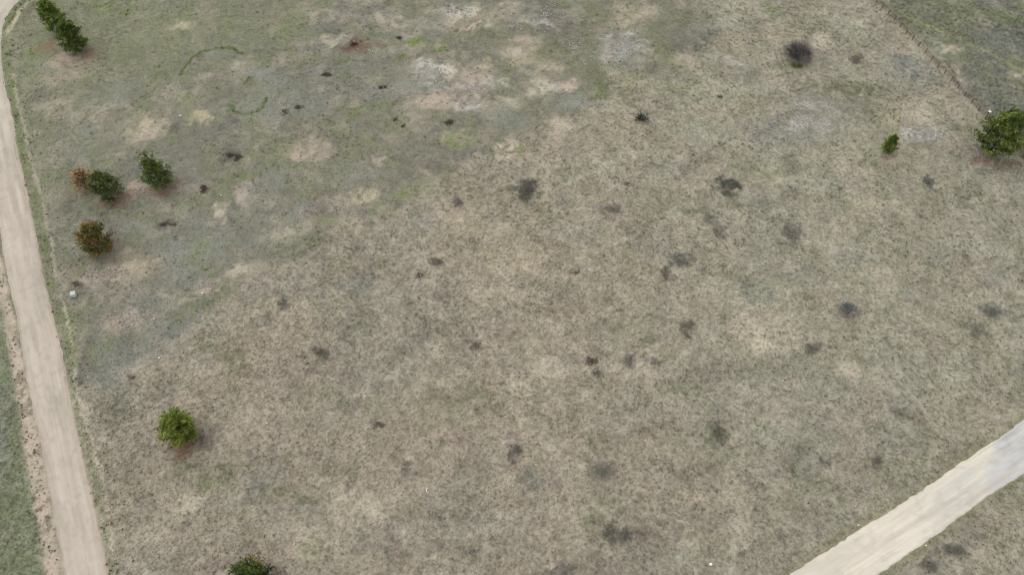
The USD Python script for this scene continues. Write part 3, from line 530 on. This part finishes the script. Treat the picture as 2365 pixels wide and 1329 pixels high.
def mixc(t, k, s): return t + (lin(k) - t) * np.reshape(np.clip(s, 0, 1), (-1, 1))
def blotch(c, xy, u, t, seed):
    """damp and dusty patches drawn out by traffic, and a few darker wet spots"""
    st = np.stack([u * 6.5, t * .16], 1)
    c = c * (1 - .1 * smooth(.52, .66, fbm(st, 1, 4, seed)) + .07 * smooth(.5, .36, fbm(st, 1, 4, seed + 1)))[:, None]
    return c * (1 - .08 * smooth(.6, .68, fbm(xy, 1.1, 4, seed + 2)))[:, None]
def colour_a(xy, u, t):
    c = np.repeat(lin((206, 194, 178))[None], len(u), 0)
    streak = fbm(np.stack([u * 22, t * .035], 1), 1, 3, 51); broad = fbm(np.stack([u * 7, t * .02], 1), 1, 2, 52)
    for ctr, wd, s in ((.22, .1, .8), (.5, .09, .7), (.76, .09, .8)): c = mixc(c, (216, 206, 191), smooth(wd * 1.3, 0, np.abs(u - ctr + (broad - .5) * .12)) * s * .6)
    c = mixc(c, (192, 180, 166), smooth(.45, .75, streak) * .4)
    c = mixc(c, (196, 182, 165), (smooth(.1, .02, u) + smooth(.88, .97, u)) * .75)
    c = mixc(c, (170, 156, 140), smooth(.55, .7, fbm(np.stack([u * 40, t * .3], 1), 1, 3, 53)) * (smooth(.82, .95, u) + smooth(.1, .0, u)) * .55)
    c = mixc(c, (211, 206, 190), smooth(100, 135, xy[:, 1]) * .6)
    return blotch(c, xy, u, t, 55) * (1 + (fbm(xy, .6, 3, 54) - .5)[:, None] * .12) * ALB
def colour_b(xy, u, t):
    c = np.repeat(lin((227, 218, 202))[None], len(u), 0)
    streak = fbm(np.stack([u * 18, t * .04], 1), 1, 3, 61)
    x = xy[:, 0]; edge = x + (fbm(xy, 2.2, 3, 62) - .5) * 5
    x0 = at(2130, 1190)[0]; x1 = at(2290, 1070)[0]
    c = mixc(c, (206, 204, 196), smooth(x0 - 5, x0 + 9, edge) * .75 * smooth(.38, .55, streak + .06))
    c = mixc(c, (224, 219, 200), smooth(3.5, .8, np.abs(edge - x1 + (u - .3) * 3)) * smooth(.85, .4, u) * .6)
    c = mixc(c, (203, 202, 198), smooth(x1 - .6, x1 + 1.2, edge + (u - .35) * 3.0) * .92)
    c = mixc(c, (204, 186, 166), smooth(.07, .02, np.abs(u - .83)) * smooth(x0 + 4, x0 + 9, x) * smooth(x1 + 5, x1 + 2, x) * .5)
    c = mixc(c, (217, 205, 190), smooth(.55, .7, streak) * smooth(x0 + 3, x0 - 5, x) * .6)
    c = mixc(c, (182, 178, 168), smooth(.025, .008, np.abs(u - .07)) * smooth(x0 + 2, x0 + 12, x) * .6)
    c = mixc(c, (222, 221, 214), smooth(.03, .01, np.abs(u - .2)) * smooth(x1 - 1, x1 + 5, x) * .6)
    c = mixc(c, (198, 194, 180), (smooth(.06, .0, u) + smooth(.95, 1, u)) * .5)
    return blotch(c, xy, u, t, 65) * (1 + (fbm(xy, .5, 3, 64) - .5)[:, None] * .1) * ALB * 1.08
road('dirt_road', LA, RA, colour_a, 'pale pinkish dirt road with wheel tracks along the left')
road('gravel_road', RBu, RBl, colour_b, 'cream gravel road crossing the lower right corner')

# ------------------------------------------------------------------ grass: what nobody could count
def visible_xy(n, seed, grow=1.06):
    g = np.random.default_rng(seed)
    y = g.uniform(21, 153, n * 2); half = (y * CP + CAM_H * SP) / FPX * PW / 2 * grow
    x = g.uniform(-128, 128, n * 2); ok = np.abs(x) < half
    return np.stack([x, y], 1)[ok][:n]

def grass(n, seed):
    xy = visible_xy(n, seed)
    d = shapely.distance(shapely.points(xy), ROADS)
    col, bare = field(xy)
    g = np.random.default_rng(seed + 1)
    ok = (d > .12) & (g.random(len(xy)) > bare * .8)
    xy, col = xy[ok], col[ok]; n = len(xy)
    base = np.column_stack([xy, rise(xy)])
    short = soft_in(SHORT, xy, 2.0)
    hgt = (.34 - .17 * short) * g.uniform(.55, 1.35, n)
    k = 4
    lean = math.radians(115) + (fbm(xy, 9, 2, 71) - .5) * 5.0
    bright = np.exp(g.normal(0, .15, n))
    tone = g.random(n)
    col = col * bright[:, None]
    col = np.where((tone < .12)[:, None], col * [1.18, 1.12, 1.0], col)
    col = np.where((tone > .9)[:, None], col * [.86, .92, .86], col)
    S = []
    root = np.repeat(base, k, 0) + np.column_stack([g.normal(0, .07, (n * k, 2)), np.zeros(n * k) - .01])
    az = np.repeat(lean, k) + g.normal(0, 1.0, n * k)
    up = g.uniform(.1, .6, n * k)
    dr = np.column_stack([np.cos(az), np.sin(az), up])
    ln = np.repeat(hgt, k) * g.uniform(.7, 1.4, n * k)
    cc = np.repeat(col, k, 0) * g.uniform(.85, 1.15, (n * k, 1))
    face = np.column_stack([g.normal(0, .28, (n * k, 2)), np.ones(n * k)]); face /= np.linalg.norm(face, axis=1, keepdims=True)
    return blades(root, dr, ln, g.uniform(.05, .1, n * k), cc * .95, cc * 1.1, face)
v, f, c, nn = grass(295000, 100)
tag(obj('grass', (v, f), M_grass, tint=c, normals=nn), 'dry tan and grey green grass covering the open field', 'grass', kind='stuff')

# taller bunch grass standing out of the thatch
def bunches():
    g = np.random.default_rng(250); xy = visible_xy(16000, 251)
    d = shapely.distance(shapely.points(xy), ROADS); sh = soft_in(SHORT, xy, 2.0)
    ok = (d > .6) & (g.random(len(xy)) < (.35 + .65 * (1 - sh)) * smooth(.35, .6, fbm(xy, 6, 3, 252)) * 1.1)
    xy = xy[ok]; col, bare = field(xy); n = len(xy); k = 13
    tone = g.random(n)[:, None]
    col = np.where(tone < .5, col * .45 + lin((184, 174, 150)) * ALB_FIELD * .55, np.where(tone < .8, col * .6 + lin((120, 120, 108)) * ALB_FIELD * .4, col * .62 + lin((124, 116, 103)) * ALB_FIELD * .38))
    base = np.column_stack([xy, rise(xy)]); az = g.uniform(0, 6.283, n * k); el = g.uniform(.2, 1.25, n * k); rad = np.repeat(g.uniform(.25, .55, n), k)
    dr = np.column_stack([np.cos(az) * np.cos(el), np.sin(az) * np.cos(el), np.sin(el)])
    face = np.column_stack([g.normal(0, .4, (n * k, 2)), np.ones(n * k)]); face /= np.linalg.norm(face, axis=1, keepdims=True)
    cc = np.repeat(col, k, 0) * np.exp(g.normal(0, .15, (n * k, 1)))
    return blades(np.repeat(base, k, 0) + dr * .06, dr, rad * g.uniform(.7, 1.2, n * k), g.uniform(.05, .1, n * k), cc * .85, cc * 1.15, face, .6)
v, f, c, nn = bunches()
tag(obj('bunch_grass', (v, f), M_grass, tint=c, normals=nn), 'taller straw coloured bunch grass standing out of the dry field', 'grass', kind='stuff')

# fresh green weeds on the verges and sandy shoulder of the left road
def weeds():
    g = np.random.default_rng(300); pts = []
    xy = visible_xy(300000, 301)
    dr_ = shapely.distance(shapely.points(xy), LINE_RA)
    xy = xy[(xy[:, 0] < -30) & ((xy[:, 1] > 95) | (dr_ < 14))]
    col, bare = field(xy)
    green = col[:, 1] / (col[:, 0] + 1e-6)
    verge = shapely.distance(shapely.points(xy), LINE_RA)
    sh = soft_in(SHOULDER, xy, .1)
    dl = shapely.distance(shapely.points(xy), ROADS)
    p = np.where((verge < 4.0) & ((dl > 0) | (verge < .3)), .06, 0) * smooth(.35, .65, fbm(xy, 1.1, 3, 302)) + np.where(green > 1.12, .12, 0) * (dl > .2)
    p = np.maximum(p, (sh > .5) * (dl > .5) * .11 * smooth(.42, .58, fbm(xy, 3.0, 2, 303)))
    i = np.nonzero(g.random(len(xy)) < p)[0]
    xy = xy[i]; n = len(xy); k = 12
    base = np.column_stack([xy, rise(xy)])
    rad = g.uniform(.1, .26, n)
    kind = g.random(n)
    sh_i = sh[i] > .5
    cc = np.where(((kind < .6) & ~sh_i)[:, None], alb((98, 120, 58)), alb((112, 112, 82))) * np.exp(g.normal(0, .2, n))[:, None]
    az = g.uniform(0, 6.283, n * k); el = g.uniform(.15, 1.2, n * k)
    dr = np.column_stack([np.cos(az) * np.cos(el), np.sin(az) * np.cos(el), np.sin(el)])
    root = np.repeat(base, k, 0) + dr * np.repeat(rad, k)[:, None] * .25
    return blades(root, dr, np.repeat(rad, k) * g.uniform(.7, 1.2, n * k), np.repeat(rad, k) * .5, np.repeat(cc, k, 0) * .9, np.repeat(cc, k, 0) * 1.15, np.repeat([[0, 0, 1.0]], n * k, 0))
v, f, c, nn = weeds()
tag(obj('weeds', (v, f), M_grass, tint=c, normals=nn), 'small green weeds on the verges and sandy shoulder of the dirt road', 'weeds', kind='stuff')

# pale clods and stones in the stony patches
def clods():
    g = np.random.default_rng(400); s = Soup()
    ico = trimesh.creation.icosphere(0); iv, iff = np.array(ico.vertices), np.array(ico.faces)
    for px, py, rx, ry, n in ((1440, 105, 62, 34, 520), (1425, 140, 26, 26, 120), (1050, 25, 60, 22, 140), (1260, 35, 60, 30, 160), (1000, 165, 50, 26, 170), (1860, 275, 90, 40, 330), (2140, 308, 56, 22, 260), (1095, 205, 70, 32, 140), (1330, 110, 60, 50, 120), (1180, 60, 40, 20, 90), (640, 262, 80, 40, 40), (295, 745, 60, 28, 130), (485, 660, 36, 22, 90), (255, 630, 60, 26, 120), (795, 480, 60, 24, 90), (320, 440, 30, 18, 60), (225, 265, 60, 24, 60), (340, 730, 50, 20, 60), (850, 115, 34, 10, 26)):
        o = at(px, py); m = scale_at(px, py); vv = abs((at(px, py + 2) - at(px, py - 2))[1]) / 4
        for _ in range(n):
            a, r = g.uniform(0, 6.283), abs(g.normal(0, .55))
            x, y = o[0] + math.cos(a) * r * rx * m, o[1] + math.sin(a) * r * ry * vv
            sz = g.uniform(.06, .2)
            v = iv * [sz * g.uniform(.8, 1.5), sz * g.uniform(.7, 1.1), sz * .45] * g.uniform(.8, 1.2, (len(iv), 1))
            t = g.uniform(0, 6.28); R = np.array([[math.cos(t), -math.sin(t), 0], [math.sin(t), math.cos(t), 0], [0, 0, 1]])
            cc = alb((172, 168, 160)) if px > 990 or px == 850 else alb((168, 158, 146))
            s.add(v @ R.T + [x, y, .03], iff, cc * math.exp(g.normal(0, .15)))
    return s
s = clods()
tag(obj('stones', s.get(), M_stone, tint=s.col()), 'pale stones and clods scattered in the bare patches of the field', 'stones', kind='stuff')

# ------------------------------------------------------------------ pines
def pine(box, label, palette, seed, clumps=650, low=.06, full=1.0, lobes=(), bare=0.0, shape=1.5, needle=.30, group=None, hmax=2.5):
    g = np.random.default_rng(seed)
    o, h, R = fit_crown(*box, hmax); R *= 1.03; h *= 1.05
    t0 = thing('pine_tree', (o[0], o[1], -.02), label, 'pine tree', group=group)
    bend = g.normal(0, .03 * h, 2)
    def stem(t): t = np.asarray(t, float); return np.stack([bend[0] * t ** 2, bend[1] * t ** 2, t * h * .97], -1)
    tt = np.linspace(0, 1, 9)
    obj('trunk', tube(stem(tt), np.interp(tt, [0, .1, 1], [.05 + .022 * h, .035 + .018 * h, .02]), 8), M_bark, t0, smooth=60)
    limbs = Soup(); C, D, E = [], [], []
    nb = int(34 + 10 * h)
    for i in range(nb):
        t = low + (1 - low) * ((i + g.random()) / nb) ** .95
        az = i * 2.399963 + g.normal(0, .35)
        prof = max(.08, (1 - (max(0, t - .3) / .7) ** shape) ** .62) * min(1, .78 + 1.0 * t)
        wob = .78 + .44 * meshkit.noise(np.array([[math.cos(az) * 1.6 + seed, math.sin(az) * 1.6, t * 3.2]]), seed)[0]
        L = R * prof * wob * g.uniform(.85, 1.12) * full
        for (la, lt, lw, lf) in lobes:
            dd = abs((az - la + math.pi) % (2 * math.pi) - math.pi)
            L *= 1 + lf * math.exp(-(dd / .8) ** 2 - ((t - lt) / lw) ** 2)
        L = max(L, .2)
        el = np.interp(t, [0, .4, 1], [.05, .35, 1.05]) + g.normal(0, .1)
        d = np.array([math.cos(az) * math.cos(el), math.sin(az) * math.cos(el), math.sin(el)])
        p0 = stem(t * .93); s_ = np.linspace(0, 1, 5)
        pts = p0 + d * (s_ * L)[:, None] + np.array([0, 0, .16 * L]) * (s_ ** 2)[:, None]
        r0 = .018 + .012 * L
        v, f = tube(pts, np.linspace(r0, .008, 5), 4, cap=False); limbs.add(v, f)
        n = max(3, int(1.35 * clumps / nb * (L / R + .25) / .95))
        for j in range(n):
            if g.random() < bare: continue
            s = g.uniform(.3, 1.02) ** .8
            q = p0 + d * (s * L) + np.array([0, 0, .16 * L * s * s]) + g.normal(0, .1 + .13 * L * .5, 3) * [1, 1, .6]
            outw = q - stem(t * .8); outw /= np.linalg.norm(outw) + 1e-6
            C.append(q); D.append(outw * .7 + d * .3 + [0, 0, .45]); E.append(s)
            if j % 3 == 0:                                            # side twig that carries the clump
                b = p0 + d * (s * L * .8) + np.array([0, 0, .16 * L * s * s * .64])
                v, f, _ = twig_prisms(b[None], q[None], np.array([.012]), np.array([.006]), np.zeros((1, 3))); limbs.add(v, f)
    top = stem(1.0)
    for j in range(6): C.append(top + g.normal(0, .12, 3)); D.append(np.array([0, 0, 1.0])); E.append(1)
    obj('limbs', limbs.get(), M_bark, t0, smooth=True)
    C, D, E = np.array(C), np.array(D), np.array(E); D /= np.linalg.norm(D, axis=1, keepdims=True)
    cols = np.array([alb(p) * [2.65, 2.5, 2.3] for p, _ in palette]); wts = np.array([w for _, w in palette], float); wts /= wts.sum()
    # neighbouring clumps share a tone; older inner needles are duller than the young ends
    ph = meshkit.noise(C * .9 + seed, seed + 3)
    pick = np.searchsorted(np.cumsum(wts), np.clip((ph - .5) * 1.5 + .5 + g.normal(0, .16, len(C)), 0, .999))
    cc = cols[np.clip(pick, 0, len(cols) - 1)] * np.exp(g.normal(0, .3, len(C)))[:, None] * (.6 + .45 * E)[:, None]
    k = 26; n = len(C)
    rd = g.normal(size=(n * k, 3)); rd /= np.linalg.norm(rd, axis=1, keepdims=True)
    dr = np.repeat(D, k, 0) * .8 + rd
    root = np.repeat(C, k, 0) + g.normal(0, .035, (n * k, 3))
    ln = needle * .9 * np.repeat(g.uniform(.7, 1.15, n), k) * g.uniform(.75, 1.15, n * k)
    cn = np.repeat(cc, k, 0) * g.uniform(.85, 1.15, (n * k, 1))
    face = np.repeat(D, k, 0) * .7 + [0, 0, .5] + g.normal(0, .25, (n * k, 3)); face /= np.linalg.norm(face, axis=1, keepdims=True)
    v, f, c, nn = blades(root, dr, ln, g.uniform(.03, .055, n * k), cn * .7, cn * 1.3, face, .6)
    v[:, 2] = np.maximum(v[:, 2], .04)
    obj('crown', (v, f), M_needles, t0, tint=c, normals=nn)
    return t0

DARKG = [((50, 64, 28), 3), ((66, 82, 34), 4), ((86, 100, 46), 2)]
BRIGHT = [((74, 86, 34), 2), ((92, 105, 46), 5), ((112, 122, 62), 3)]
RUST = [((66, 72, 38), 4), ((92, 84, 46), 5), ((116, 94, 58), 2)]
ORANGE = [((96, 88, 62), 2), ((118, 98, 74), 3), ((134, 108, 82), 3)]
pine((84, 149, -28, 99), 'tall green pine at the back of the pair near the bend of the dirt road', [((62, 78, 32), 3), ((82, 100, 44), 4), ((106, 122, 66), 2)], 1, clumps=1900, shape=2.2, hmax=3.4)
pine((130, 197, 36, 131), 'dark bushy pine in front of the taller pine near the road bend', DARKG, 2, clumps=1900, shape=2.0, hmax=2.9)
pine((161, 218, 378, 450), 'dying pine with sparse orange needles and bare limbs', ORANGE, 3, clumps=620, bare=.2, shape=2.0, needle=.26)
pine((204, 279, 390, 469), 'grey green pine touching the dying orange pine', [((58, 68, 38), 3), ((70, 84, 44), 4), ((92, 98, 68), 2)], 4, clumps=1300, bare=.08, shape=1.9)
pine((324, 396, 361, 439), 'small dark pine with a two lobed crown between reddish needle litter and pale soil', DARKG, 5, clumps=1100, shape=1.6, lobes=((2.4, .8, .2, .8), (2.4, .5, .13, -.45), (5.5, .8, .25, -.5)))
pine((177, 257, 514, 592), 'pine with brown and rust tinged needles beside the dirt road', RUST, 6, clumps=1700, shape=2.0)
pine((369, 451, 950, 1029), 'bright yellow green bushy pine standing alone in the lower left of the field', BRIGHT, 7, clumps=2400, shape=2.6, needle=.27)
pine((526, 632, 1303, 1390), 'dark pine cut off by the lower edge of the picture', [((46, 60, 28), 4), ((62, 80, 34), 4), ((124, 106, 64), 1)], 8, clumps=1700, shape=2.0)
pine((2041, 2076, 304, 358), 'small narrow green pine alone west of the rail fence', [((66, 82, 32), 2), ((82, 98, 42), 3), ((98, 112, 52), 2)], 9, clumps=600, shape=1.6, low=.03, hmax=3.6)
pine((2264, 2374, 240, 373), 'largest green pine overhanging the rusty rail fence', [((48, 60, 26), 3), ((72, 88, 38), 4), ((106, 118, 60), 3)], 10, clumps=3000, shape=2.4, hmax=2.9, lobes=((5.3, .35, .2, .25),))

# ------------------------------------------------------------------ shrubs and brush
def bush(px, wpx, dpx, h, label, twig, tips, seed, n=240, cat='shrub', leaf=None, name='shrub', r=.022, spread=1.0, group=None):
    """many stems from one crown, forked once; twig and tips are the colours at the stem's foot and end"""
    g = np.random.default_rng(seed)
    o = at(*px); m = scale_at(*px); vy = abs((at(px[0], px[1] + 2) - at(px[0], px[1] - 2))[1]) / 4
    rx, ry = wpx * m / 2, max(dpx * vy / 2 - .35 * h, .18)
    t0 = thing(name, (o[0], o[1], -.02), label, cat, group=group)
    M = max(9, n // 22); s = Soup(); E = []
    for b in range(M):
        a, q = b * 2.39996 + g.normal(0, .25), math.sqrt((b + .5) / M) * g.uniform(.85, 1.1)
        root = np.array([math.cos(a) * q * rx * .2, math.sin(a) * q * ry * .2, 0])
        tip = np.array([math.cos(a) * q * rx * .8, math.sin(a) * q * ry * .8, h * (1.0 - .5 * q ** 2) * g.uniform(.75, 1.1)])
        tt = np.linspace(0, 1, 5)[:, None]; mid = root + (tip - root) * tt + np.array([0, 0, .18 * h]) * (tt * (1 - tt)) * 4 * q
        tone = math.exp(g.normal(0, .3))
        v, f = tube(mid, np.linspace(r * 2.2, r, 5), 4); s.add(v, f, alb(twig) * 1.2 * tone)
        m_ = n // M; u_ = g.uniform(.35, 1, m_)
        p0 = np.stack([np.interp(u_, tt[:, 0], mid[:, k]) for k in range(3)], 1)
        d0 = (tip - root) / np.linalg.norm(tip - root)
        dd = d0 + g.normal(0, .55, (m_, 3)); dd /= np.linalg.norm(dd, axis=1, keepdims=True)
        L = (.16 + .22 * g.random((m_, 1))) * (rx + ry + h) / 2.2 * spread; p1 = p0 + dd * L; p1[:, 2] = np.maximum(p1[:, 2], .04)
        ca = np.repeat(alb(twig)[None] * 1.25 * tone, m_, 0); cb = np.repeat(alb(tips)[None] * 1.4 * tone, m_, 0) * g.uniform(.6, 1.5, (m_, 1))
        s.add(*twig_prisms(p0, p1, np.full(m_, r), np.full(m_, r * .6), ca, cb))
        d2 = dd + g.normal(0, .5, (m_, 3)); p2 = p1 + d2 * L * .5; p2[:, 2] = np.maximum(p2[:, 2], .04)
        s.add(*twig_prisms(p1, p2, np.full(m_, r * .6), np.full(m_, r * .4), cb, cb * 1.1)); E.append(p1)
    E = np.vstack(E); n = len(E)
    obj('branches', s.get(), M_twigs, t0, tint=s.col())
    if leaf is not None:
        kk = 6; root = np.repeat(E, kk, 0) + g.normal(0, .08, (n * kk, 3)); dr = g.normal(size=(n * kk, 3)) + [0, 0, .6]
        cl = np.repeat(alb(leaf)[None] * 1.3, n * kk, 0) * np.exp(g.normal(0, .25, (n * kk, 1)))
        root[:, 2] = np.maximum(root[:, 2], .03)
        v, f, c, nn = blades(root, dr, g.uniform(.08, .18, n * kk), g.uniform(.05, .09, n * kk), cl, None, np.repeat([[0, 0, 1.0]], n * kk, 0))
        v[:, 2] = np.maximum(v[:, 2], .03)
        obj('leaves', (v, f), M_grass, t0, tint=c, normals=nn)
    return t0

bush((1840, 132), 70, 62, 2.1, 'large leafless grey brown shrub with fresh green growth at its foot', (40, 37, 36), (100, 94, 93), 21, n=1300, r=.021)
bush((1838, 153), 34, 12, .35, 'low bright green plant at the foot of the large leafless shrub', (90, 96, 50), (100, 110, 56), 22, n=120, leaf=(92, 112, 40), name='green_plant', cat='plant', r=.012)
bush((1480, 277), 40, 26, 1.0, 'compact black and silver tipped shrub alone in pale upper field', (20, 20, 19), (72, 76, 72), 23, n=330, r=.026)
bush((1956, 718), 44, 36, 1.1, 'round silvery grey shrub standing alone at right of the field', (24, 24, 23), (128, 130, 126), 24, n=800, r=.026)
bush((817, 103), 26, 12, .45, 'blackened dead bush in a ring of reddish brown bare soil', (38, 38, 32), (70, 64, 54), 25, n=200)
def brush_patch(px, wpx, dpx, h, label, stem, tips, leaf, seed, cat='brush', name='brush', dens=1.0):
    """a ragged low thicket: many separate leaning stems, thick in the middle and broken up towards the edge"""
    g = np.random.default_rng(seed)
    o = at(*px); m = scale_at(*px); vy = abs((at(px[0], px[1] + 2) - at(px[0], px[1] - 2))[1]) / 4
    rx, ry = wpx * m / 2 * 1.1, dpx * vy / 2 * 1.1
    k0 = 1.35 if leaf is not None else 1.0
    n0 = int(70 + 34 * rx * ry * 3.14 * dens)
    a = g.uniform(0, 6.283, n0); q = np.sqrt(g.random(n0)) * 1.15
    xy = np.column_stack([np.cos(a) * q * rx, np.sin(a) * q * ry])
    msk = fbm(xy + o, .75 + .12 * rx, 3, 80 + seed % 7)
    keep = g.random(n0) < smooth(.36, .6, msk + .12 - .28 * q ** 2) * .95
    keep[:12] = True
    xy = xy[keep]; n = len(xy); t = np.minimum(q[keep], 1)
    t0 = thing(name, (o[0], o[1], -.02), label, cat)
    p0 = np.column_stack([xy, np.zeros(n)]); s_ = Soup()
    for k in range(3):
        p1 = p0 + np.column_stack([g.normal(0, .16, (n, 2)), h * (1 - .5 * t) * g.uniform(.35, 1.0, n)])
        b = np.exp(g.normal(0, .3, (n, 1)))
        s_.add(*twig_prisms(p0, p1, np.full(n, .016), np.full(n, .009), alb(stem) * k0 * 1.25 * b, alb(tips) * k0 * 1.45 * b))
    tag(obj('branches', s_.get(), M_twigs, t0, tint=s_.col()), kind='stuff')
    if leaf is not None:
        kk = 5; root = np.repeat(p1, kk, 0) * [1, 1, .7] + g.normal(0, .12, (n * kk, 3)); root[:, 2] = np.maximum(root[:, 2], .05)
        cl = alb(leaf) * 1.5 * np.exp(g.normal(0, .28, (n * kk, 1)))
        v, f, c, nn = blades(root, g.normal(size=(n * kk, 3)) + [0, 0, .5], g.uniform(.08, .17, n * kk), g.uniform(.05, .09, n * kk), cl, None, np.repeat([[0, 0, 1.0]], n * kk, 0))
        v[:, 2] = np.maximum(v[:, 2], .03)
        obj('leaves', (v, f), M_grass, t0, tint=c, normals=nn)
    return t0
brush_patch((1219, 438), 60, 48, .5, 'wide dark grey brush clump with green grass at its lower edge', (84, 80, 76), (116, 110, 104), (98, 98, 88), 26, dens=1.1)
brush_patch((1678, 429), 56, 40, .5, 'dark square shaped brush clump in the right centre of the field', (66, 66, 62), (102, 102, 94), (90, 94, 84), 27, dens=1.3)
for i, (x, y, w, d, h, label, c0, c1, lf) in enumerate(brush):
    brush_patch((x, y), w, d, h, label, c0, c1, lf, 500 + i, dens=.75 if lf else 2.0)

# ------------------------------------------------------------------ rail fence
def fence():
    A, B = at(2036.9, 18.3), at(2292.1, 290.0)
    d = (B - A) / 17.0; sp = np.linalg.norm(d); ang = math.atan2(d[1], d[0])
    i0, i1 = -4, 32
    o = A + d * i0
    t0 = thing('rail_fence', (o[0], o[1], 0), 'long rust red post and rail fence crossing the upper right corner', 'fence', rotz=ang)
    rng = random.Random(5); H = 1.25
    post = trimesh.creation.cylinder(.085, 1, sections=8)
    for i in range(i1 - i0 + 1):
        h = H + rng.uniform(-.05, .08); lean = rng.uniform(-.03, .03)
        v = np.array(post.vertices); v[:, 2] = (v[:, 2] + .5) * (h + .3) - .3; v[:, 0] += lean * v[:, 2] + i * sp; v[:, 1] += rng.uniform(-.03, .03)
        # rounded top
        obj('post', (v, np.array(post.faces)), M_rust, t0, smooth=40)
    for i in range(i1 - i0):
        for k, z in enumerate((.38, .76, 1.12)):
            pale = k == 2 and i + i0 in (4, 5)
            z0, z1 = z + rng.uniform(-.03, .03), z + rng.uniform(-.03, .03)
            pts = np.array([[i * sp - .02, .085, z0], [(i + .5) * sp, .085, (z0 + z1) / 2 - .015], [(i + 1) * sp + .02, .085 + .0, z1]])
            p = obj('rail', tube(pts, .025 if not pale else .045, 6), M_pale_rail if pale else M_rust, t0, smooth=40)
            if pale: tag(p, 'pale weathered rail among the rust red ones')
    # bird box on one post
    j = 16.05
    c = A + d * 16
    b0 = thing('bird_box', (c[0], c[1], 0), 'small white topped dark box on a rail fence post beside the big pine', 'bird box', rotz=ang)
    body = trimesh.creation.box((.32, .3, .4)); body.apply_translation((0, 0, 1.56)); obj('box_body', body, M_dark, b0)
    roof = trimesh.creation.box((.46, .46, .05)); roof.apply_transform(trimesh.transformations.rotation_matrix(.15, (1, 0, 0))); roof.apply_translation((0, 0, 1.82)); obj('box_roof', roof, M_white, b0)
fence()

# ------------------------------------------------------------------ utility box and small white scraps
def rounded(sx, sy, sz, r=.04):
    m = trimesh.creation.box((sx - 2 * r, sy - 2 * r, sz - 2 * r)); pts = []
    for c in m.vertices:
        s = trimesh.creation.icosphere(1, r); pts.append(s.vertices + c)
    return trimesh.convex.convex_hull(np.vstack(pts))
o = at(172, 683)
ub = thing('utility_box', (o[0], o[1], 0), 'pale green white square utility cabinet in the grass beside the dirt road', 'utility box', rotz=math.radians(14))
m = trimesh.creation.box((1.0, 1.0, .14)); m.apply_translation((0, 0, .03)); obj('concrete_pad', m, M_pad, ub)
m = rounded(.78, .74, .62); m.apply_translation((0, .03, .4)); obj('cabinet', m, M_box, ub, smooth=35)
m = rounded(.84, .78, .1, .03); m.apply_translation((0, .03, .74)); obj('lid', m, M_box_lid, ub, smooth=35)
m = rounded(.44, .16, .34, .03); m.apply_translation((.05, -.4, .33)); obj('door_hood', m, M_box_lid, ub, smooth=35)

def scrap(px, size, label, seed, mat=None, name='white_stone', cat='stone', zs=.5):
    g = np.random.default_rng(seed); o = at(*px)
    ico = trimesh.creation.icosphere(2, 1.0); v = np.array(ico.vertices)
    v = v * (.8 + .45 * meshkit.noise(v * 1.4 + seed, seed))[:, None] * np.array(size) / 2
    v[:, 2] = np.maximum(v[:, 2], -.3 * size[2])
    return tag(obj(name, (v + [o[0], o[1], size[2] * zs * .6 + .06], np.array(ico.faces)), mat or M_grey_white, smooth=40), label, cat)
scrap((417, 268), (.5, .3, .3), 'small white stone in turf between two pale grass patches', 1)
scrap((468.5, 678), (.4, .36, .3), 'white stone on pale pinkish soil left of centre', 2)
scrap((368, 828), (.36, .3, .26), 'small white stone at the lower edge of the dark turf', 3)
scrap((511, 452), (.26, .2, .2), 'tiny white stone beside a round pale grass patch', 4)
scrap((971.5, 637), (.24, .2, .3), 'tiny white fleck on the brown tuft left of centre', 5)
scrap((1982, 1215), (.3, .2, .16), 'white stone on the upper edge of the gravel road', 6)
scrap((2138, 1262), (.3, .2, .16), 'white stone on the lower edge of the gravel road', 7)
scrap((290, 1318 - 1248 + 1000), (.22, .2, .2), 'tiny white stone right of the bright green pine litter', 8) if False else None
# white curved strip of plastic
o = at(984.5, 1135); a = np.linspace(1.9, 4.3, 9)
p = np.column_stack([o[0] + .35 + .34 * np.cos(a), o[1] + .34 * np.sin(a), np.full(9, .2)])
tag(obj('white_strip', tube(p, np.linspace(.07, .05, 9), 6), M_white, smooth=True), 'curved white strip of plastic lying in the tan grass', 'litter')
# white square marker block
o = at(1641, 1306)
mk = thing('marker_block', (o[0], o[1], 0), 'bright white square marker block in the grass at the bottom edge', 'marker')
m = rounded(.34, .34, .4, .03); m.apply_translation((0, 0, .2)); obj('block', m, M_white, mk, smooth=35)
m = trimesh.creation.cylinder(.09, .05, sections=16); m.apply_translation((0, 0, .425)); obj('cap', m, M_white, mk, smooth=35)
# dark loop of hose
o = at(1940, 437); a = np.linspace(3.6, 3.6 + 5.4, 16)
p = np.vstack([[[-.42, .12, .1]], np.column_stack([.22 * np.cos(a), .26 * np.sin(a), np.full(16, .12)])]) + [o[0], o[1], .12]
tag(obj('hose_loop', tube(p, .055, 6), M_dark, smooth=True), 'small dark loop of hose lying on pale grass right of centre', 'hose')
